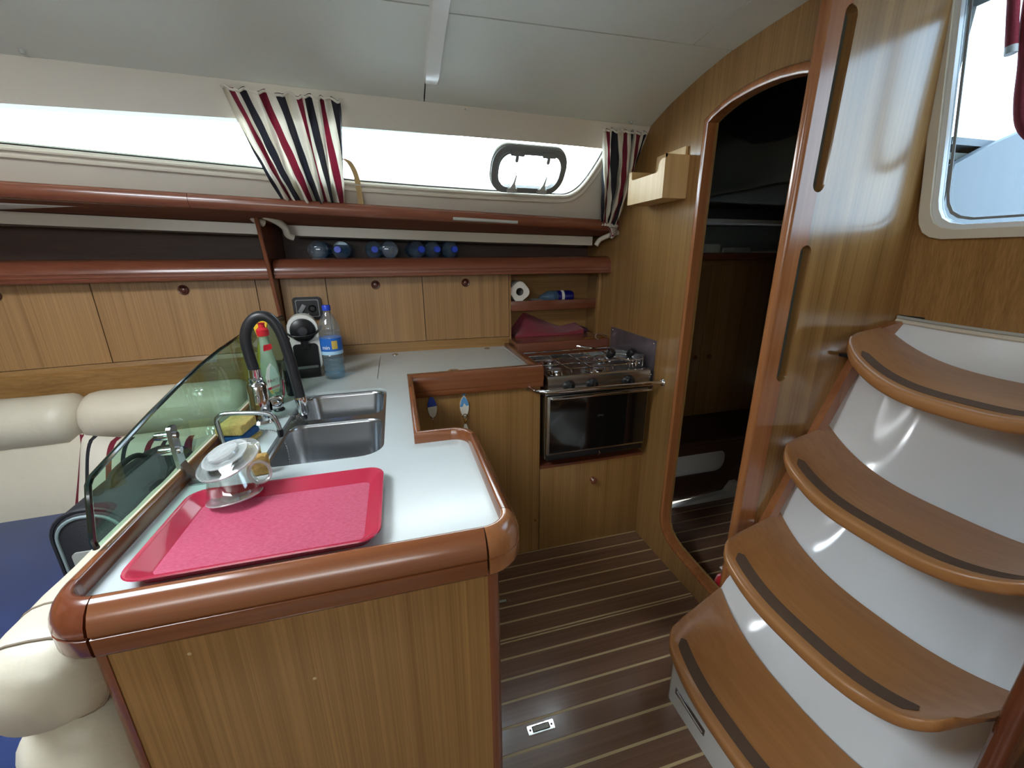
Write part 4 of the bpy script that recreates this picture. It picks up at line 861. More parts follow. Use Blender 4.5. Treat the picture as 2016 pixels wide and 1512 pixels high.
# ---- mixer tap with black hose spout
fc = thing('mixer_tap', 'chrome mixer tap with an arched black hose spout over the sink', 'tap', (-.424, 1.30, .915))
part('body', G().lathe([(0, 0), (.032, 0), (.033, .004), (.030, .008), (.0265, .012), (.0265, .115), (.022, .124), (.018, .126), (.018, .132), (.020, .136), (.016, .140), (.0155, .165), (0, .165)], (-.420, 1.30, .9152), (.03, 0, 1), 28), 'chrome', fc)
hp = spline([(-.415, 1.30, 1.072), (-.420, 1.30, 1.12), (-.422, 1.30, 1.165), (-.412, 1.30, 1.200), (-.392, 1.30, 1.224), (-.370, 1.30, 1.231), (-.348, 1.30, 1.220), (-.330, 1.30, 1.180), (-.319, 1.30, 1.11), (-.312, 1.30, 1.04), (-.3075, 1.30, .982)], 6)
part('hose', G().tube(hp, .0145, 16), 'black_rubber', fc, smooth=80)
part('spray_nozzle', G().lathe([(0, 0), (.0135, 0), (.0150, .006), (.0165, .05), (.0155, .056), (0, .056)], (-.303, 1.30, .930), (-.09, 0, 1), 22), 'chrome', fc)
part('spray_button', G().lathe([(0, 0), (.006, 0), (.006, .010), (.004, .014), (0, .014)], (-.303, 1.298, .928), (.2, -.2, -1), 10), 'black', fc)
lv = part('lever_hub', G().lathe([(0, 0), (.019, 0), (.021, .006), (.021, .026), (.017, .034), (0, .034)], (-.398, 1.315, .965), (.8, .6, .05), 20), 'chrome', fc)
part('lever', G().tube([(-.372, 1.335, .967), (-.362, 1.343, .985), (-.358, 1.346, 1.03)], .0042, 8), 'chrome', lv)
for x, y in ((-.440, 1.245), (-.398, 1.40)):
    part('deck_cap', G().lathe([(0, 0), (.016, 0), (.017, .004), (.013, .010), (0, .012)], (x, y, .9152), seg=18), 'chrome' if y < 1.3 else 'black', fc)
# plug on a bead chain
def chain(pts, label):
    t = thing('plug_chain', label, 'chain', pts[0], 'bead chains of the sink plugs'); g = G(); q = spline(pts, 14); acc = 0; last = q[0]
    for p in q:
        acc += (p - last).length; last = p
        if acc >= .0062:
            acc = 0; g.lathe([(0, -.0022), (.0019, -.0012), (.0023, 0), (.0019, .0012), (0, .0022)], p, seg=6)
    part('beads', g, 'chrome', t); part('wire', G().tube(q, .0006, 4), 'chrome', t)
chain([(-.428, 1.235, .930), (-.405, 1.225, .920), (-.375, 1.21, .921), (-.355, 1.195, .918), (-.338, 1.18, .895), (-.330, 1.165, .845), (-.335, 1.14, .800), (-.332, 1.12, .775)], 'bead chain hanging into the front sink bowl')
chain([(-.408, 1.33, .930), (-.385, 1.325, .920), (-.350, 1.33, .918), (-.33, 1.345, .905), (-.325, 1.36, .88), (-.32, 1.37, .84)], 'bead chain hanging into the rear sink bowl')
# ---- thin bent filter tap
ft = thing('filter_tap', 'thin bent steel filter tap with a black tip beside the sponges', 'tap', (-.455, 1.10, .915))
part('pipe', G().tube(spline([(-.452, 1.10, .917), (-.453, 1.10, .96), (-.455, 1.10, 1.000), (-.448, 1.10, 1.013), (-.432, 1.10, 1.018), (-.38, 1.10, 1.015), (-.345, 1.10, 1.010), (-.330, 1.10, 1.000), (-.323, 1.10, .980), (-.3205, 1.10, .962)], 6), .0058, 12), 'steel', ft)
part('tip', G().lathe([(0, 0), (.0062, 0), (.0075, .006), (.0075, .020), (0, .020)], (-.3203, 1.10, .943), seg=14), 'black', ft)
part('base', G().lathe([(0, 0), (.014, 0), (.014, .004), (.009, .010), (0, .010)], (-.452, 1.10, .9152), seg=18), 'steel', ft)
# ---- sponges and cloth
def rot_box(w_, d_, h_, c, rz, bev, tilt=0, tx=0): return G().box(-w_ / 2, w_ / 2, -d_ / 2, d_ / 2, 0, h_, bev, 3, mat=Matrix.Translation(c) @ Matrix.Rotation(rz, 4, 'Z') @ Matrix.Rotation(tilt, 4, 'Y') @ Matrix.Rotation(tx, 4, 'X'))
solo('kitchen_sponge', rot_box(.062, .085, .012, (-.432, 1.165, .9152), -.2, .004), 'sponge', 'flat pale sponge at the bottom of the stack under the filter tap', 'sponge', 'sponges by the sink')
solo('dish_cloth', rot_box(.060, .085, .020, (-.436, 1.165, .9275), -.25, .008, .04), 'blue_cloth', 'crumpled blue cloth sandwiched between two sponges', 'cloth')
solo('kitchen_sponge', rot_box(.064, .088, .026, (-.440, 1.165, .9495), -.12, .006, .05), 'sponge', 'thick yellow sponge on top of the blue cloth', 'sponge', 'sponges by the sink')
solo('kitchen_sponge', rot_box(.034, .026, .060, (-.352, .985, .9152), .25, .005), 'sponge', 'yellow sponge standing upright behind the glass cup', 'sponge', 'sponges by the sink')
solo('kitchen_sponge', rot_box(.036, .020, .048, (-.330, .955, .9152), .2, .005), 'sponge_old', 'worn brown sponge leaning beside the cup handle', 'sponge', 'sponges by the sink')
# ---- raspberry tray
TX0, TX1, TY0, TY1 = -.432, -.060, .612, .872
def tl(i, z, r): return [(x, y, z) for x, y in rrect(TX0 + i, TX1 - i, TY0 + i, TY1 - i, r, 7)]
tr = thing('serving_tray', 'raspberry red plastic tray lying at the front of the worktop', 'tray', (-.246, .742, .9152))
part('rim', G().rows([tl(.020, .9155, .02), tl(.004, .933, .032), tl(0, .9365, .034), tl(.001, .9385, .034), tl(.005, .9385, .030), tl(.008, .937, .028), tl(.028, .9205, .014), tl(.032, .9188, .012)], cap=False), 'tray_rim', tr, smooth=40)
part('floor', G().rows([tl(.031, .9194, .012), tl(.019, .9158, .018)]), 'tray', tr, smooth=0, label='pink tray floor with painted-in sheen streaks')
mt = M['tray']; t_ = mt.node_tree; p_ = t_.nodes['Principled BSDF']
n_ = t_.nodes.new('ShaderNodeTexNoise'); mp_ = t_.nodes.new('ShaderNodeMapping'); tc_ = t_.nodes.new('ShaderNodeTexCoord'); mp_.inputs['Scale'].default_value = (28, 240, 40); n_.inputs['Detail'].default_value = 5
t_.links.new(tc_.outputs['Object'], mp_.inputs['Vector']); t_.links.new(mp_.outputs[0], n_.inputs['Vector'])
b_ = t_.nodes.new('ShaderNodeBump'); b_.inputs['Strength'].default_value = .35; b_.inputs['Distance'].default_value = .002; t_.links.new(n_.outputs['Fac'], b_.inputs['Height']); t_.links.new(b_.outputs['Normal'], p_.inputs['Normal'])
cr_ = t_.nodes.new('ShaderNodeValToRGB'); cr_.color_ramp.elements[0].position = .35; cr_.color_ramp.elements[1].position = .68; cr_.color_ramp.elements[0].color = srgb(176, 52, 82); cr_.color_ramp.elements[1].color = srgb(204, 104, 132); t_.links.new(n_.outputs['Fac'], cr_.inputs['Fac']); t_.links.new(cr_.outputs[0], p_.inputs['Base Color'])  # pale streaks paint the sheen of the rough grain into the colour
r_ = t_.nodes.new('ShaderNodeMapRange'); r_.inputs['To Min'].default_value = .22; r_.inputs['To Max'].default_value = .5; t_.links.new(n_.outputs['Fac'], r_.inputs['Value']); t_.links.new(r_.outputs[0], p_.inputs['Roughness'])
# ---- upturned glass cup leaning on the tray rim, saucer on top
cup = thing('glass_cup', 'clear glass cup turned upside down, leaning on the tray edge', 'cup', (-.345, .84, .936))
ax = Vector((-.10, .16, .98)).normalized(); c0 = Vector((-.345, .838, .930))
K = 1.2
cp = [(K * r, K * h) for r, h in [(.040, 0), (.0405, .003), (.036, .020), (.031, .040), (.026, .056), (.020, .062), (0, .064)]]
part('bowl', G().lathe(cp, c0, ax, 36).lathe([(max(0, r - .0024), h - .002 if i > 4 else h) for i, (r, h) in enumerate(cp)], c0, ax, 36), 'glass_clear', cup, smooth=60)
part('rim', G().lathe([(K * r, h) for r, h in [(.0395, -.001), (.0410, 0), (.0410, .0016), (.0395, .0024), (.0388, .001)]], c0, ax, 36), 'glass_rim', cup)
hd = Vector((.95, .25, .0)).normalized(); hc = c0 + ax * .038 + hd * .050
part('handle', G().tube([hc + hd * .019 * math.cos(a) + ax * .022 * math.sin(a) for a in [k * 2 * PI / 24 for k in range(24)]], .0036, 8, closed=True), 'glass_rim', cup)
sc = thing('glass_saucer', 'clear glass saucer balanced on the upturned cup', 'saucer', tuple(c0 + ax * .078))
sp = [(0, .001), (.018, .001), (.020, -.003), (.0225, -.003), (.024, .002), (.034, .004), (.043, .009), (.0475, .013), (.0485, .016), (.047, .0165), (.042, .0125), (.033, .008), (.022, .006), (0, .006)]
ax2 = Vector((-.24, -.26, .93)).normalized(); c1_ = c0 + ax * .092
part('dish', G().lathe([(K * r, -K * h) for r, h in sp], c1_, ax2, 40), 'glass_clear', sc, smooth=60)
part('rim_bead', G().lathe([(K * r, K * h) for r, h in [(.0462, -.018), (.0490, -.0165), (.0490, -.0142), (.0462, -.0130), (.0455, -.0155)]], c1_, ax2, 40), 'glass_rim', sc)
part('foot_ring', G().lathe([(K * r, K * h) for r, h in [(.0200, .003), (.0225, .0035), (.0235, .001), (.0225, -.002), (.0200, -.001)]], c1_, ax2, 32), 'glass_rim', sc)
part('middle_ring', G().lathe([(K * r, K * h) for r, h in [(.0335, -.0035), (.0350, -.0035), (.0355, -.005), (.0340, -.0055)]], c1_, ax2, 32), 'glass_rim', sc)
# ---- tall water bottle
wb = thing('water_bottle', 'standing water bottle with a blue cap and blue label beside the coffee machine', 'bottle', (-.272, 1.765, .915))
wc_ = (-.272, 1.765, .9152)
R = .041
def ridged(z0, z1, n, r, d): return [(r - d * (.5 - .5 * math.cos(2 * PI * k / 6)), lerp(z0, z1, (k / 6) / n)) for k in range(6 * n + 1)]
prof = [(0, .006), (.015, .003), (.030, 0), (.037, .004), (R, .016)] + ridged(.022, .095, 4, R, .0035) + [(R * .92, .100), (R, .106), (R, .165)] + ridged(.170, .200, 2, R * .98, .002) + [(R * .98, .205), (R * .86, .225), (R * .60, .248), (R * .36, .266), (R * .33, .274), (R * .38, .276), (R * .33, .278), (0, .280)]
part('shell', G().lathe(prof, wc_, seg=32), 'pet', wb, smooth=60)
part('water', G().lathe([(0, .008), (.034, .008), (.0385, .018), (.0375, .05), (.0375, .09), (0, .09)], wc_, seg=28), 'water', wb)
lb = part('label_sleeve', G().lathe([(R * 1.012, .104), (R * 1.012, .168)], wc_, seg=32), 'blue_label', wb)
part('label_foot', G().lathe([(R * 1.018, .102), (R * 1.018, .116)], wc_, seg=32), 'pale_label', lb)
def wrapped(g, ang0, z0, rad, c):      # bend flat lettering round a bottle; ang0 = direction it faces
    for i, p in enumerate(g.v):
        a = ang0 + p.x / rad; rr = rad + p.z; g.v[i] = Vector((c[0] + rr * math.cos(a), c[1] + rr * math.sin(a), z0 + p.y))
    return g
face = math.atan2(-1.765, .272)
part('lettering', wrapped(text_geo('min', .022), face - .55, 1.047, R * 1.022, wc_), 'label_white', lb, smooth=0)
part('label_patch', G().grid(lambda u, v: (wc_[0] + R * 1.022 * math.cos(face + lerp(.02, .55, u)), wc_[1] + R * 1.022 * math.sin(face + lerp(.02, .55, u)), lerp(1.040, 1.073, v)), 6, 1), 'label_yellow', lb)
part('cap', G().lathe([(0, .274), (R * .37, .274), (R * .39, .277), (R * .38, .292), (R * .34, .295), (0, .295)], wc_, seg=24), 'blue_cap', wb)
# ---- capsule coffee machine: rounded white head, black front
cm = thing('coffee_machine', 'small white capsule coffee machine with a black front on the worktop', 'coffee machine', (-.39, 1.86, .915))
RM = Matrix.Translation((-.392, 1.885, .9152)) @ Matrix.Rotation(.18, 4, 'Z')
hull = [(.0, .062, .0), (.03, .060, .04), (.10, .055, .1)]
def sec(y, hw, z0, z1, r): return [RM @ Vector((x, y, z)) for x, z in rrect(-hw, hw, z0, z1, r, 6)]
part('body', G().rows([sec(.150, .050, .01, .215, .045), sec(.135, .056, .0, .235, .050), sec(.04, .058, 0, .250, .056), sec(-.02, .058, 0, .254, .057), sec(-.050, .058, 0, .254, .057), sec(-.058, .056, .002, .252, .055)]), 'white_plastic', cm, smooth=50)
fm = lambda x, y, z: RM @ Vector((x, y, z))
qn = (RM.to_3x3() @ Vector((0, -1, 0)))
part('front_recess', G().plate([(a, b) for a, b in rrect(-.046, .046, .012, .135, .014, 5)], [], 0, -.004, lambda a, b, t_: fm(a, -.058 + t_, b)), 'black', cm, smooth=0)
dp = part('drip_tray', G().box(-.045, .045, -.105, -.058, .004, .040, .006, mat=RM), 'black', cm)
for k in range(6): part('grille_bar', G().box(-.038, .038, -.100 + k * .007, -.097 + k * .007, .040, .042, mat=RM), 'grey_plastic', dp, smooth=0)
hd_ = part('head_disc', G().lathe([(0, .022), (.020, .022), (.022, .018), (.034, .016), (.046, .010), (.049, 0), (0, 0)], fm(0, -.056, .190), qn, 32), 'black', cm)
part('head_hub', G().lathe([(0, .030), (.016, .029), (.020, .022), (0, .022)], fm(0, -.056, .190), qn, 20), 'hub_grey', hd_)
part('lever', G().tube(spline([fm(-.056, -.060, .180), fm(-.040, -.082, .172), fm(0, -.088, .170), fm(.040, -.082, .176), fm(.062, -.060, .190), fm(.070, -.048, .202)], 6), .0045, 10), 'black', cm)
part('spout', G().lathe([(0, 0), (.012, 0), (.015, .018), (.015, .03), (0, .03)], fm(0, -.072, .118), seg=16), 'black', cm)
# ---- washing-up liquid and neighbours
sb = thing('dish_soap_bottle', 'green washing-up liquid bottle with a red cap behind the tap', 'bottle', (-.425, 1.48, .915))
s0 = (-.427, 1.478, .9152)
def oval(z, a, b, ang=-.5, n=24): return [Vector((s0[0] + a * math.cos(k * 2 * PI / n) * math.cos(ang) - b * math.sin(k * 2 * PI / n) * math.sin(ang), s0[1] + a * math.cos(k * 2 * PI / n) * math.sin(ang) + b * math.sin(k * 2 * PI / n) * math.cos(ang), s0[2] + z)) for k in range(n)]
part('shell', G().rows([oval(0, .028, .018), oval(.006, .031, .021), oval(.05, .033, .022), (oval(.09, .032, .021)), oval(.13, .029, .020), oval(.155, .024, .019), oval(.175, .019, .017), oval(.20, .016, .015), oval(.225, .015, .014), oval(.237, .014, .013)]), 'soap_green', sb, smooth=70)
part('liquid', G().rows([oval(.003, .026, .017), oval(.008, .029, .019), oval(.045, .031, .020)]), 'soap_liquid', sb, smooth=70)
cpk = part('cap', G().lathe([(0, .232), (.017, .232), (.018, .236), (.018, .252), (.012, .257), (.0095, .259), (.009, .270), (.012, .273), (0, .275)], s0, seg=22), 'red', sb)
fd = Vector((.42, -.9, 0)).normalized(); fx = Vector((.9, .42, 0))
lab = [(0, .062), (.012, .045), (.0195, .015), (.018, -.02), (.010, -.042), (0, -.048), (-.010, -.042), (-.018, -.02), (-.0195, .015), (-.012, .045)]
lc = Vector(s0) + Vector((0, 0, .083)) + fd * .0235
def LB(a, b, t_): return lc + fx * a + fd * (t_ - 6 * a * a) + Vector((0, 0, b))
lo_ = part('label', G().plate(lab, [], 0, .0008, LB), 'label_white', sb, smooth=0)
part('label_band', G().plate([(-.018, -.020), (.018, -.012), (.017, -.020), (-.016, -.028)], [], .0006, .0014, LB), 'red', lo_, smooth=0)
part('label_foot', G().plate([(-.015, -.030), (.015, -.024), (.009, -.042), (0, -.047), (-.010, -.041)], [], .0006, .0013, LB), 'label_yellow', lo_, smooth=0)
tg = text_geo('FAIRY', .0125); tg.v = [LB(p.x, p.y + .004 + p.x * .15, .0014 + p.z) for p in tg.v]; part('lettering', tg, plain('dark_red_print', srgb(150, 40, 40), .5), lo_, smooth=0)
nc = Vector(s0) + Vector((.004, 0, .195)) + fd * .0165
fx2 = fx
part('neck_sticker', G().plate([(-.014, -.010), (.006, -.008), (.013, -.002), (.011, .012), (-.011, .009)], [], 0, .001, lambda a, b, t_: nc + fx2 * a + fd * (t_ - 12 * a * a) + Vector((0, 0, b))), 'red', sb, smooth=0)
yb = thing('yellow_soap_bottle', 'yellow bottle half hidden behind the tap hose', 'bottle', (-.462, 1.585, .915))
part('shell', G().lathe([(0, 0), (.026, 0), (.028, .006), (.028, .13), (.022, .17), (.013, .20), (.012, .215), (0, .215)], (-.462, 1.585, .9152), seg=22), 'soap_yellow', yb, smooth=60)
cy_ = part('spray_head', G().rows([[Vector((-.462 + x, 1.585 + y, .9152 + z)) for x, y in ((-.020 * s_, -.010), (.022 * s_, -.010), (.022 * s_, .010), (-.020 * s_, .010))] for z, s_ in ((.212, .6), (.235, .8), (.262, 1.15), (.275, .9))]), 'yellow', yb)
part('nozzle', G().lathe([(0, 0), (.006, 0), (.007, .010), (0, .012)], (-.484, 1.583, 1.168), (-1, -.3, 0), 12), 'red', cy_)
db = thing('dark_bottle', 'slim dark bottle with a black cap between the soap and the coffee machine', 'bottle', (-.385, 1.555, .915))
d0 = (-.388, 1.565, .9152)
part('shell', G().lathe([(0, 0), (.021, 0), (.023, .005), (.023, .105), (.019, .128), (.012, .145), (0, .145)], d0, seg=22), 'dark_bottle', db, smooth=60)
part('shoulder_band', G().lathe([(.0234, .095), (.0234, .108), (.0196, .129)], d0, seg=22), 'pet', db)
part('cap', G().lathe([(0, .143), (.013, .143), (.015, .148), (.015, .165), (.008, .172), (.007, .195), (.016, .198), (.016, .206), (0, .208)], d0, seg=18), 'black', db)
for k in range(5): part('print_line', G().grid(lambda u, v: (d0[0] + .0238 * math.cos(-.85 + .11 * u), d0[1] + .0238 * math.sin(-.85 + .11 * u), d0[2] + .018 + k * .015 + .010 * v), 3, 1), 'label_white', db)
gl = thing('stowed_glass', 'clear tumbler seen through the tinted screen behind the soap bottles', 'tumbler', (-.455, 1.66, .915))
part('wall', G().lathe([(.026, 0), (.031, .10), (.0295, .10), (.0245, .004), (0, .004), (0, 0)], (-.455, 1.675, .9152), seg=24), 'glass_clear', gl)

# ================================================================== COMPANIONWAY STEPS
YC = .60
TR = [  # nose x, nose end y, z end, z centre | back x end, z end, x centre, z centre
    (1.235, .885, 1.160, 1.040, 1.517, 1.160, 1.540, 1.060),
    (1.090, .895, .832, .718, 1.372, .830, 1.385, .716),
    (.908, .880, .527, .435, 1.235, .520, 1.195, .435),
    (.722, .850, .270, .166, 1.030, .245, .990, .170)]
YE = .952
def tsurf(k, u, v):
    xn, yn, zen, zcn, xbe, zeb, xbc, zcb = TR[k]
    uu = max(-1, min(1, u)); a = abs(uu)
    y = max(.3005 + .0004 * uu, YC + uu * lerp(yn - YC, YE - YC, v))
    xb = xbc + (xbe - xbc) * uu * uu
    t = max(0, (a - .80) / .20); xr = xn + .05 * (1 - math.sqrt(max(0, 1 - t * t)))
    x = lerp(xr, xb, v)
    z = lerp(zcn, zcb, v) + lerp(zen - zcn, zeb - zcb, v) * a ** 2.9
    return Vector((x, y, z))
names = ['top companionway tread, against the white sill', 'second companionway tread from the top', 'third companionway tread from the top', 'lowest companionway tread, just above the floor']
stp = thing('companionway_moulding', 'glossy white moulded companionway stair shell with curved risers', 'stair moulding', (1.15, YC, 0))
for k in range(4):
    t = thing('step_tread', names[k], 'step', tuple(tsurf(k, 0, .5)), 'companionway treads')
    TH = .036
    def tu(u): s_ = 2 * u - 1; return math.copysign(1 - (1 - abs(s_)) ** 1.25, s_)
    top = lambda u, v: tsurf(k, tu(u), v)
    bot = lambda u, v: tsurf(k, tu(u), v) + Vector((.008 * (1 - v), 0, -TH))
    g = G()
    def shape(w_):   # rounded nose section
        return w_
    prof = [(.010, 0.0), (.003, -.003), (0, -.008), (0, -.026), (.004, -.033), (.012, -TH)]
    rings = []
    NU, NV = 56, 10
    for i in range(NU + 1):
        u = tu(i / NU); nose = tsurf(k, u, 0); r = []
        for j in range(NV, -1, -1):
            p = tsurf(k, u, j / NV); r.append(p + Vector((.010 if j == 0 else 0, 0, 0)))
        for a, b in prof[1:]: r.append(nose + Vector((a, 0, b)))
        r.append(tsurf(k, u, 1) + Vector((0, 0, -TH)))
        rings.append(r)
    part('board', G().rows(rings), 'tread', t, smooth=50)
    ga = lambda u, v: tsurf(k, lerp(-.80, .84, u), .168 + (v - .5) * .135 * math.sqrt(max(.02, 1 - max(0, abs(2 * u - 1) - .94) ** 2 / .0036))) + Vector((0, 0, .0016))
    gb = lambda u, v: tsurf(k, lerp(-.80, .84, u), .168 + (v - .5) * .135 * math.sqrt(max(.02, 1 - max(0, abs(2 * u - 1) - .94) ** 2 / .0036))) + Vector((0, 0, -.001))
    part('grip_strip', G().slab(ga, gb, 50, 2), 'grip', t, smooth=60, label='dark non-slip strip')
# risers between treads: swept inwards under each tread
def riser(xt_e, xt_c, zt_f, xb_f, zb_f, hw=None):
    hw = hw or YE + .005 - YC
    def f(u, v):
        s_ = 2 * u - 1; a = abs(s_); y = max(.3005 + .0004 * s_, YC + s_ * hw)
        zt = zt_f(s_); zb = zb_f(s_); q_ = max(0, min(1, (a - .50) / .28)); q_ = q_ * q_ * (3 - 2 * q_); xt = xt_c + (xt_e - xt_c) * q_; xb = xb_f(s_)
        q = v; x = lerp(xb, xt, q) + .022 * math.sin(PI * q) * (1 - q_); return (x, y, lerp(zb, zt, q))
    return G().grid(f, 48, 14)
for k in range(4):
    zt = (lambda k: (lambda s_: tsurf(k, s_, .45).z - .036))(k)
    if k < 3:
        xbf = (lambda k: (lambda s_: tsurf(k + 1, s_, 1).x - .004))(k); zbf = (lambda k: (lambda s_: tsurf(k + 1, s_, 1).z - .03))(k)
    else:
        xbf = lambda s_: .80; zbf = lambda s_: .0
    xn = TR[k]
    xe = 1.064 + (tsurf(k, 1, .5).z - .06 - .182) * .43; xc = xe + .055
    if k == 3:
        xe, xc = .84, .80; zt = lambda s_: .135
    part('riser', riser(xe, xc, zt, xbf, zbf, .215 if k == 3 else None), 'gelcoat', stp, smooth=80, recalc=False)
# moulded sill above the top tread
def sill_f(u, v):
    s_ = 2 * u - 1; a = abs(s_); b = tsurf(0, s_ * .985, 1); y = max(.3005 + .0004 * s_, YC + s_ * (YE + .005 - YC))
    zt = 1.160 + .012 * a ** 2; xt = CX(1.17) - .003
    return (lerp(b.x - .006, xt, v ** .8), y, lerp(b.z - .02, zt, v) - .012 * math.sin(PI * v) * (1 - a * a))
part('sill', G().grid(sill_f, 40, 10), 'gelcoat', stp, smooth=80, recalc=False)
part('sill_lip', G().tube([(CX(1.172) - .006, max(.30, YC + s_ * .356), 1.164 + .012 * s_ * s_) for s_ in [k / 10 - 1 for k in range(21)]], .007, 8), 'gelcoat_warm', stp)
part('sill_seal', G().tube([(CX(1.18) - .004, max(.30, YC + s_ * .356), 1.176 + .012 * s_ * s_) for s_ in [k / 10 - 1 for k in range(21)]], .005, 8), 'grey_light', stp)
part('sill_gap', G().box(CX(1.19) - .004, CX(1.19) + .004, .885, .955, 1.186, 1.194), 'black', stp, smooth=0)
# plinth under the lowest tread
pq = rrect(.745, 1.05, .37, .828, .022, 6)
part('plinth', G().plate(pq, [], 0, .150, XY(0)), 'gelcoat', stp, smooth=50)
lt = thing('plinth_catch', 'slim chrome catch on the white plinth under the lowest tread', 'catch', (.742, .72, .06))
part('bar', G().tube([(.741, .775, .075), (.739, .72, .072), (.741, .660, .066)], .004, 8), 'chrome', lt)
part('backplate', G().box(.742, .7448, .655, .785, .058, .082, .001), 'steel', lt)
part('side_skirt', G().box(1.03, 1.50, .955, .9585, .0, .16), 'gelcoat', stp, smooth=0)
solo('dark_clip', G().box(1.345, 1.362, .925, .955, 1.072, 1.082, .001), 'black', 'tiny black clip under the port end of the top tread', 'clip')

# ================================================================== SETTEE
se = thing('settee', 'cream leather settee along the hull with a navy seat', 'settee', (-1.4, 1.4, 0))
YS = lambda x: YH(x) - 2.2
def roll(x0, x1, n, cy, cz, ry, rz, wr=.0, seed=0):
    rings = []
    for k in range(n + 1):
        t_ = k / n; x = lerp(x0, x1, t_); e = min(1, math.sqrt(max(0, 1 - (1 - min(1, min(t_, 1 - t_) * (x1 - x0) / .05)) ** 2)) * .35 + .65)
        rings.append([(x, cy(x) + ry * e * math.cos(a) * (1 + wr * math.sin(40 * x + 3 * a + seed)), cz + rz * e * math.sin(a) * (1 + wr * math.sin(33 * x + seed))) for a in [q * 2 * PI / 20 for q in range(20)]])
    return G().rows(rings)
part('bolster', roll(-2.2, -1.232, 24, lambda x: 1.965 + .45 * YS(x), .790, .105, .098, .006), 'leather', se, smooth=80, label='rounded leather backrest bolster')
part('bolster', roll(-1.228, -.66, 24, lambda x: 1.965 + .45 * YS(x), .790, .105, .098, .008, 2), 'leather', se, smooth=80)
def pad(x0, x1): return G().slab(lambda u, v: (lerp(x0, x1, u), lerp(1.815, 1.905, v) + .35 * YS(lerp(x0, x1, u)) - .022 * math.sin(PI * v) * min(1, 8 * min(u, 1 - u) + .4), lerp(.42, .735, v)), lambda u, v: (lerp(x0, x1, u), 2.04 + .35 * YS(lerp(x0, x1, u)), lerp(.42, .735, v)), 20, 8)
part('back_pad', pad(-2.2, -1.232), 'leather', se, smooth=60); part('back_pad', pad(-1.229, -.66), 'leather', se, smooth=60)
part('seat_cushion', G().box(-2.2, -.60, .35, 1.86, .30, .452, .03, 3), 'navy', se, smooth=60)
part('seat_base', G().box(-2.2, -.60, .38, 1.90, 0, .30), 'veneer_x', se, smooth=0)
# backrest against the peninsula
sr = thing('peninsula_backrest', 'puffy cream leather backrest fixed to the back of the peninsula', 'backrest', (-.55, 1.1, .42))
def bulge(y0, y1, xi, xo, z0, z1, n=36, wr=.012, seed=0):
    rings = []
    for k in range(n + 1):
        t_ = k / n; y = lerp(y0, y1, t_); d = min(y - y0, y1 - y); e = math.sqrt(max(0, 1 - (1 - min(1, d / .075)) ** 2)); e = .62 + .38 * e
        cx, cz = lerp(xi, xo, .42), (z0 + z1) / 2; r = []
        for q in range(28):
            a = q * 2 * PI / 28; ca, sa = math.cos(a), math.sin(a); pw = .72
            r.append((cx + (xo - xi) * .5 * e * -math.copysign(abs(ca) ** pw, ca) * (1 + wr * math.sin(60 * y + 4 * sa + seed)) * -1, y, cz + (z1 - z0) / 2 * e * math.copysign(abs(sa) ** pw, sa) * (1 + wr * .6 * math.sin(45 * y + seed))))
        rings.append(r)
    return G().rows(rings)
part('top_roll', bulge(.553, 1.82, -.462, -.606, .735, .893, seed=1, wr=.018), 'leather', sr, smooth=80, label='puffy rounded top roll')
part('lower_pad', bulge(.560, 1.80, -.462, -.625, .44, .745, wr=.006, seed=2), 'leather', sr, smooth=80)
_g = bulge(.553, 1.82, -.462, -.606, .735, .893, seed=1, wr=.018)
for kk in (1, 3):
    part('stitch_seam', G().tube([_g.v[kk * 28 + q] for q in range(28)], .0022, 6, closed=True), 'leather_seam', sr)
# ---- bag and striped cushion on the settee
bg_ = thing('black_bag', 'black bag with a grey patch standing on the settee behind the glass screen', 'bag', (-.74, 1.2, .452))
def bsec(y, s_, i=0): return [Vector((-.712 + x, y, .452 + z)) for x, z in rrect(-.078 * s_ + i, .078 * s_ - i, 0 + i, .402 * (.80 + .20 * s_) - i, .070 * s_, 7)]
part('body', G().rows([bsec(1.010, .84), bsec(1.018, .94), bsec(1.04, 1.0), bsec(1.18, 1.04), bsec(1.34, 1.0), bsec(1.37, .94), bsec(1.38, .84)]), 'bag', bg_, smooth=50)
part('piping', G().tube([(p.x, 1.018, p.z) for p in bsec(1.010, .96)], .005, 6, closed=True), 'bag', bg_)
part('inner_piping', G().tube([(p.x, 1.011, p.z) for p in bsec(1.010, .80)], .004, 6, closed=True), 'bag_trim', bg_)
part('patch', G().plate(rrect(-.757, -.662, .625, .752, .01), [], 0, -.004, XZ(1.010)), 'patch', bg_, smooth=0)
part('carry_handle', G().tube(spline([(-.712, 1.10, .852), (-.712, 1.13, .880), (-.712, 1.22, .884), (-.712, 1.28, .852)], 6), .007, 8), 'bag', bg_)
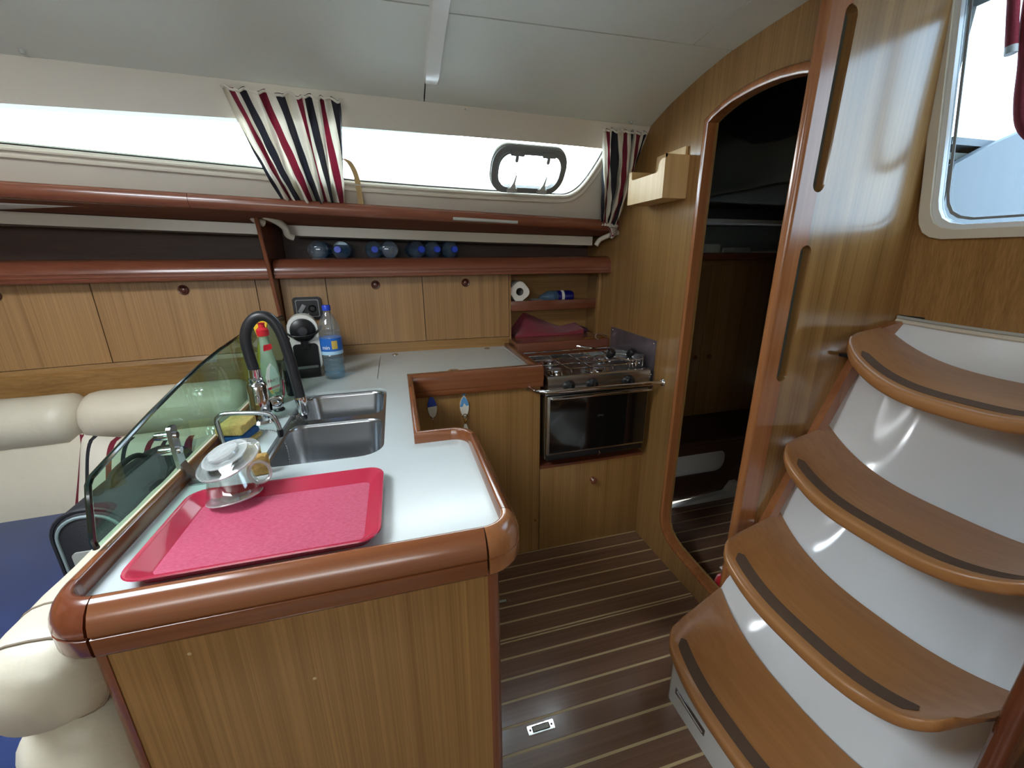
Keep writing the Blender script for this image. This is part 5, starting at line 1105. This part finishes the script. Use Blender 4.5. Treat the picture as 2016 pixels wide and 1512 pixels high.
def pil(c, w_, h_, th, R_):
    def f(sgn):
        def q(u, v):
            a, b = 2 * u - 1, 2 * v - 1; e = max(0, (1 - a ** 4) * (1 - b ** 4)) ** .6
            sx = 1 - .06 * (b * b) ; sz = 1 - .06 * (a * a)
            return c + R_ @ Vector((a * w_ / 2 * (.94 + .06 * abs(b) ** 3), sgn * th / 2 * e, b * h_ / 2 * (.94 + .06 * abs(a) ** 3)))
        return q
    return f
Rm = Matrix.Rotation(-.35, 3, 'X') @ Matrix.Rotation(.12, 3, 'Y')
for sgn in (1,):
    f = pil(Vector((-.985, 1.665, .605)), .37, .34, .13, Rm)
    g = G().grid(f(-1), 24, 24, uv=lambda u, v: (u, v)); uv1 = g.uv; g2 = G().grid(f(1), 24, 24, uv=lambda u, v: (u, v)); n = len(g.v); g.add(g2.v, [tuple(reversed(q)) for q in g2.f]); g.uv = uv1 + g2.uv
    cu = solo('striped_cushion', g, 'cushion', 'white scatter cushion with maroon and black stripes on the settee', 'cushion', smooth=80, recalc=False)

# ================================================================== OUTSIDE THE COMPANIONWAY
solo('red_rope', G().tube(spline([(1.635, .905, 2.10), (1.635, .885, 1.95), (1.635, .866, 1.86), (1.635, .850, 1.765), (1.635, .828, 1.70), (1.635, .785, 1.66), (1.635, .74, 1.68), (1.635, .72, 1.80), (1.635, .715, 2.10)], 6), .0135, 10), 'red_rope', 'dark red rope loop hanging outside the companionway window', 'rope')
t = thing('rope_tail', 'short red rope end with white whipping outside the companionway window', 'rope', (1.615, .89, 1.884))
part('strand', G().tube([(1.615, .935, 2.10), (1.615, .910, 1.98), (1.615, .893, 1.90)], .012, 10), 'red_rope', t)
part('whipping', G().tube([(1.615, .893, 1.902), (1.615, .890, 1.884)], .0126, 10), 'label_white', t)
t = thing('cockpit_seat', 'pale blue-grey cockpit seat moulding beyond the companionway window', 'cockpit moulding', (2.6, 1.1, 1.0))
part('seat_front', G().plate([(1.66, 1.0), (3.6, 1.0), (3.6, 1.80), (2.10, 1.79), (1.94, 1.752), (1.78, 1.694), (1.66, 1.64)], [], 0, .022, XZ(.972)), 'cockpit', t, smooth=0)
part('seat_top', G().box(1.66, 3.6, .994, 2.6, 1.70, 1.72), 'cockpit', t, smooth=0)
part('sole', G().box(1.66, 3.6, -.6, .97, .95, 1.0), 'cockpit', t, smooth=0)
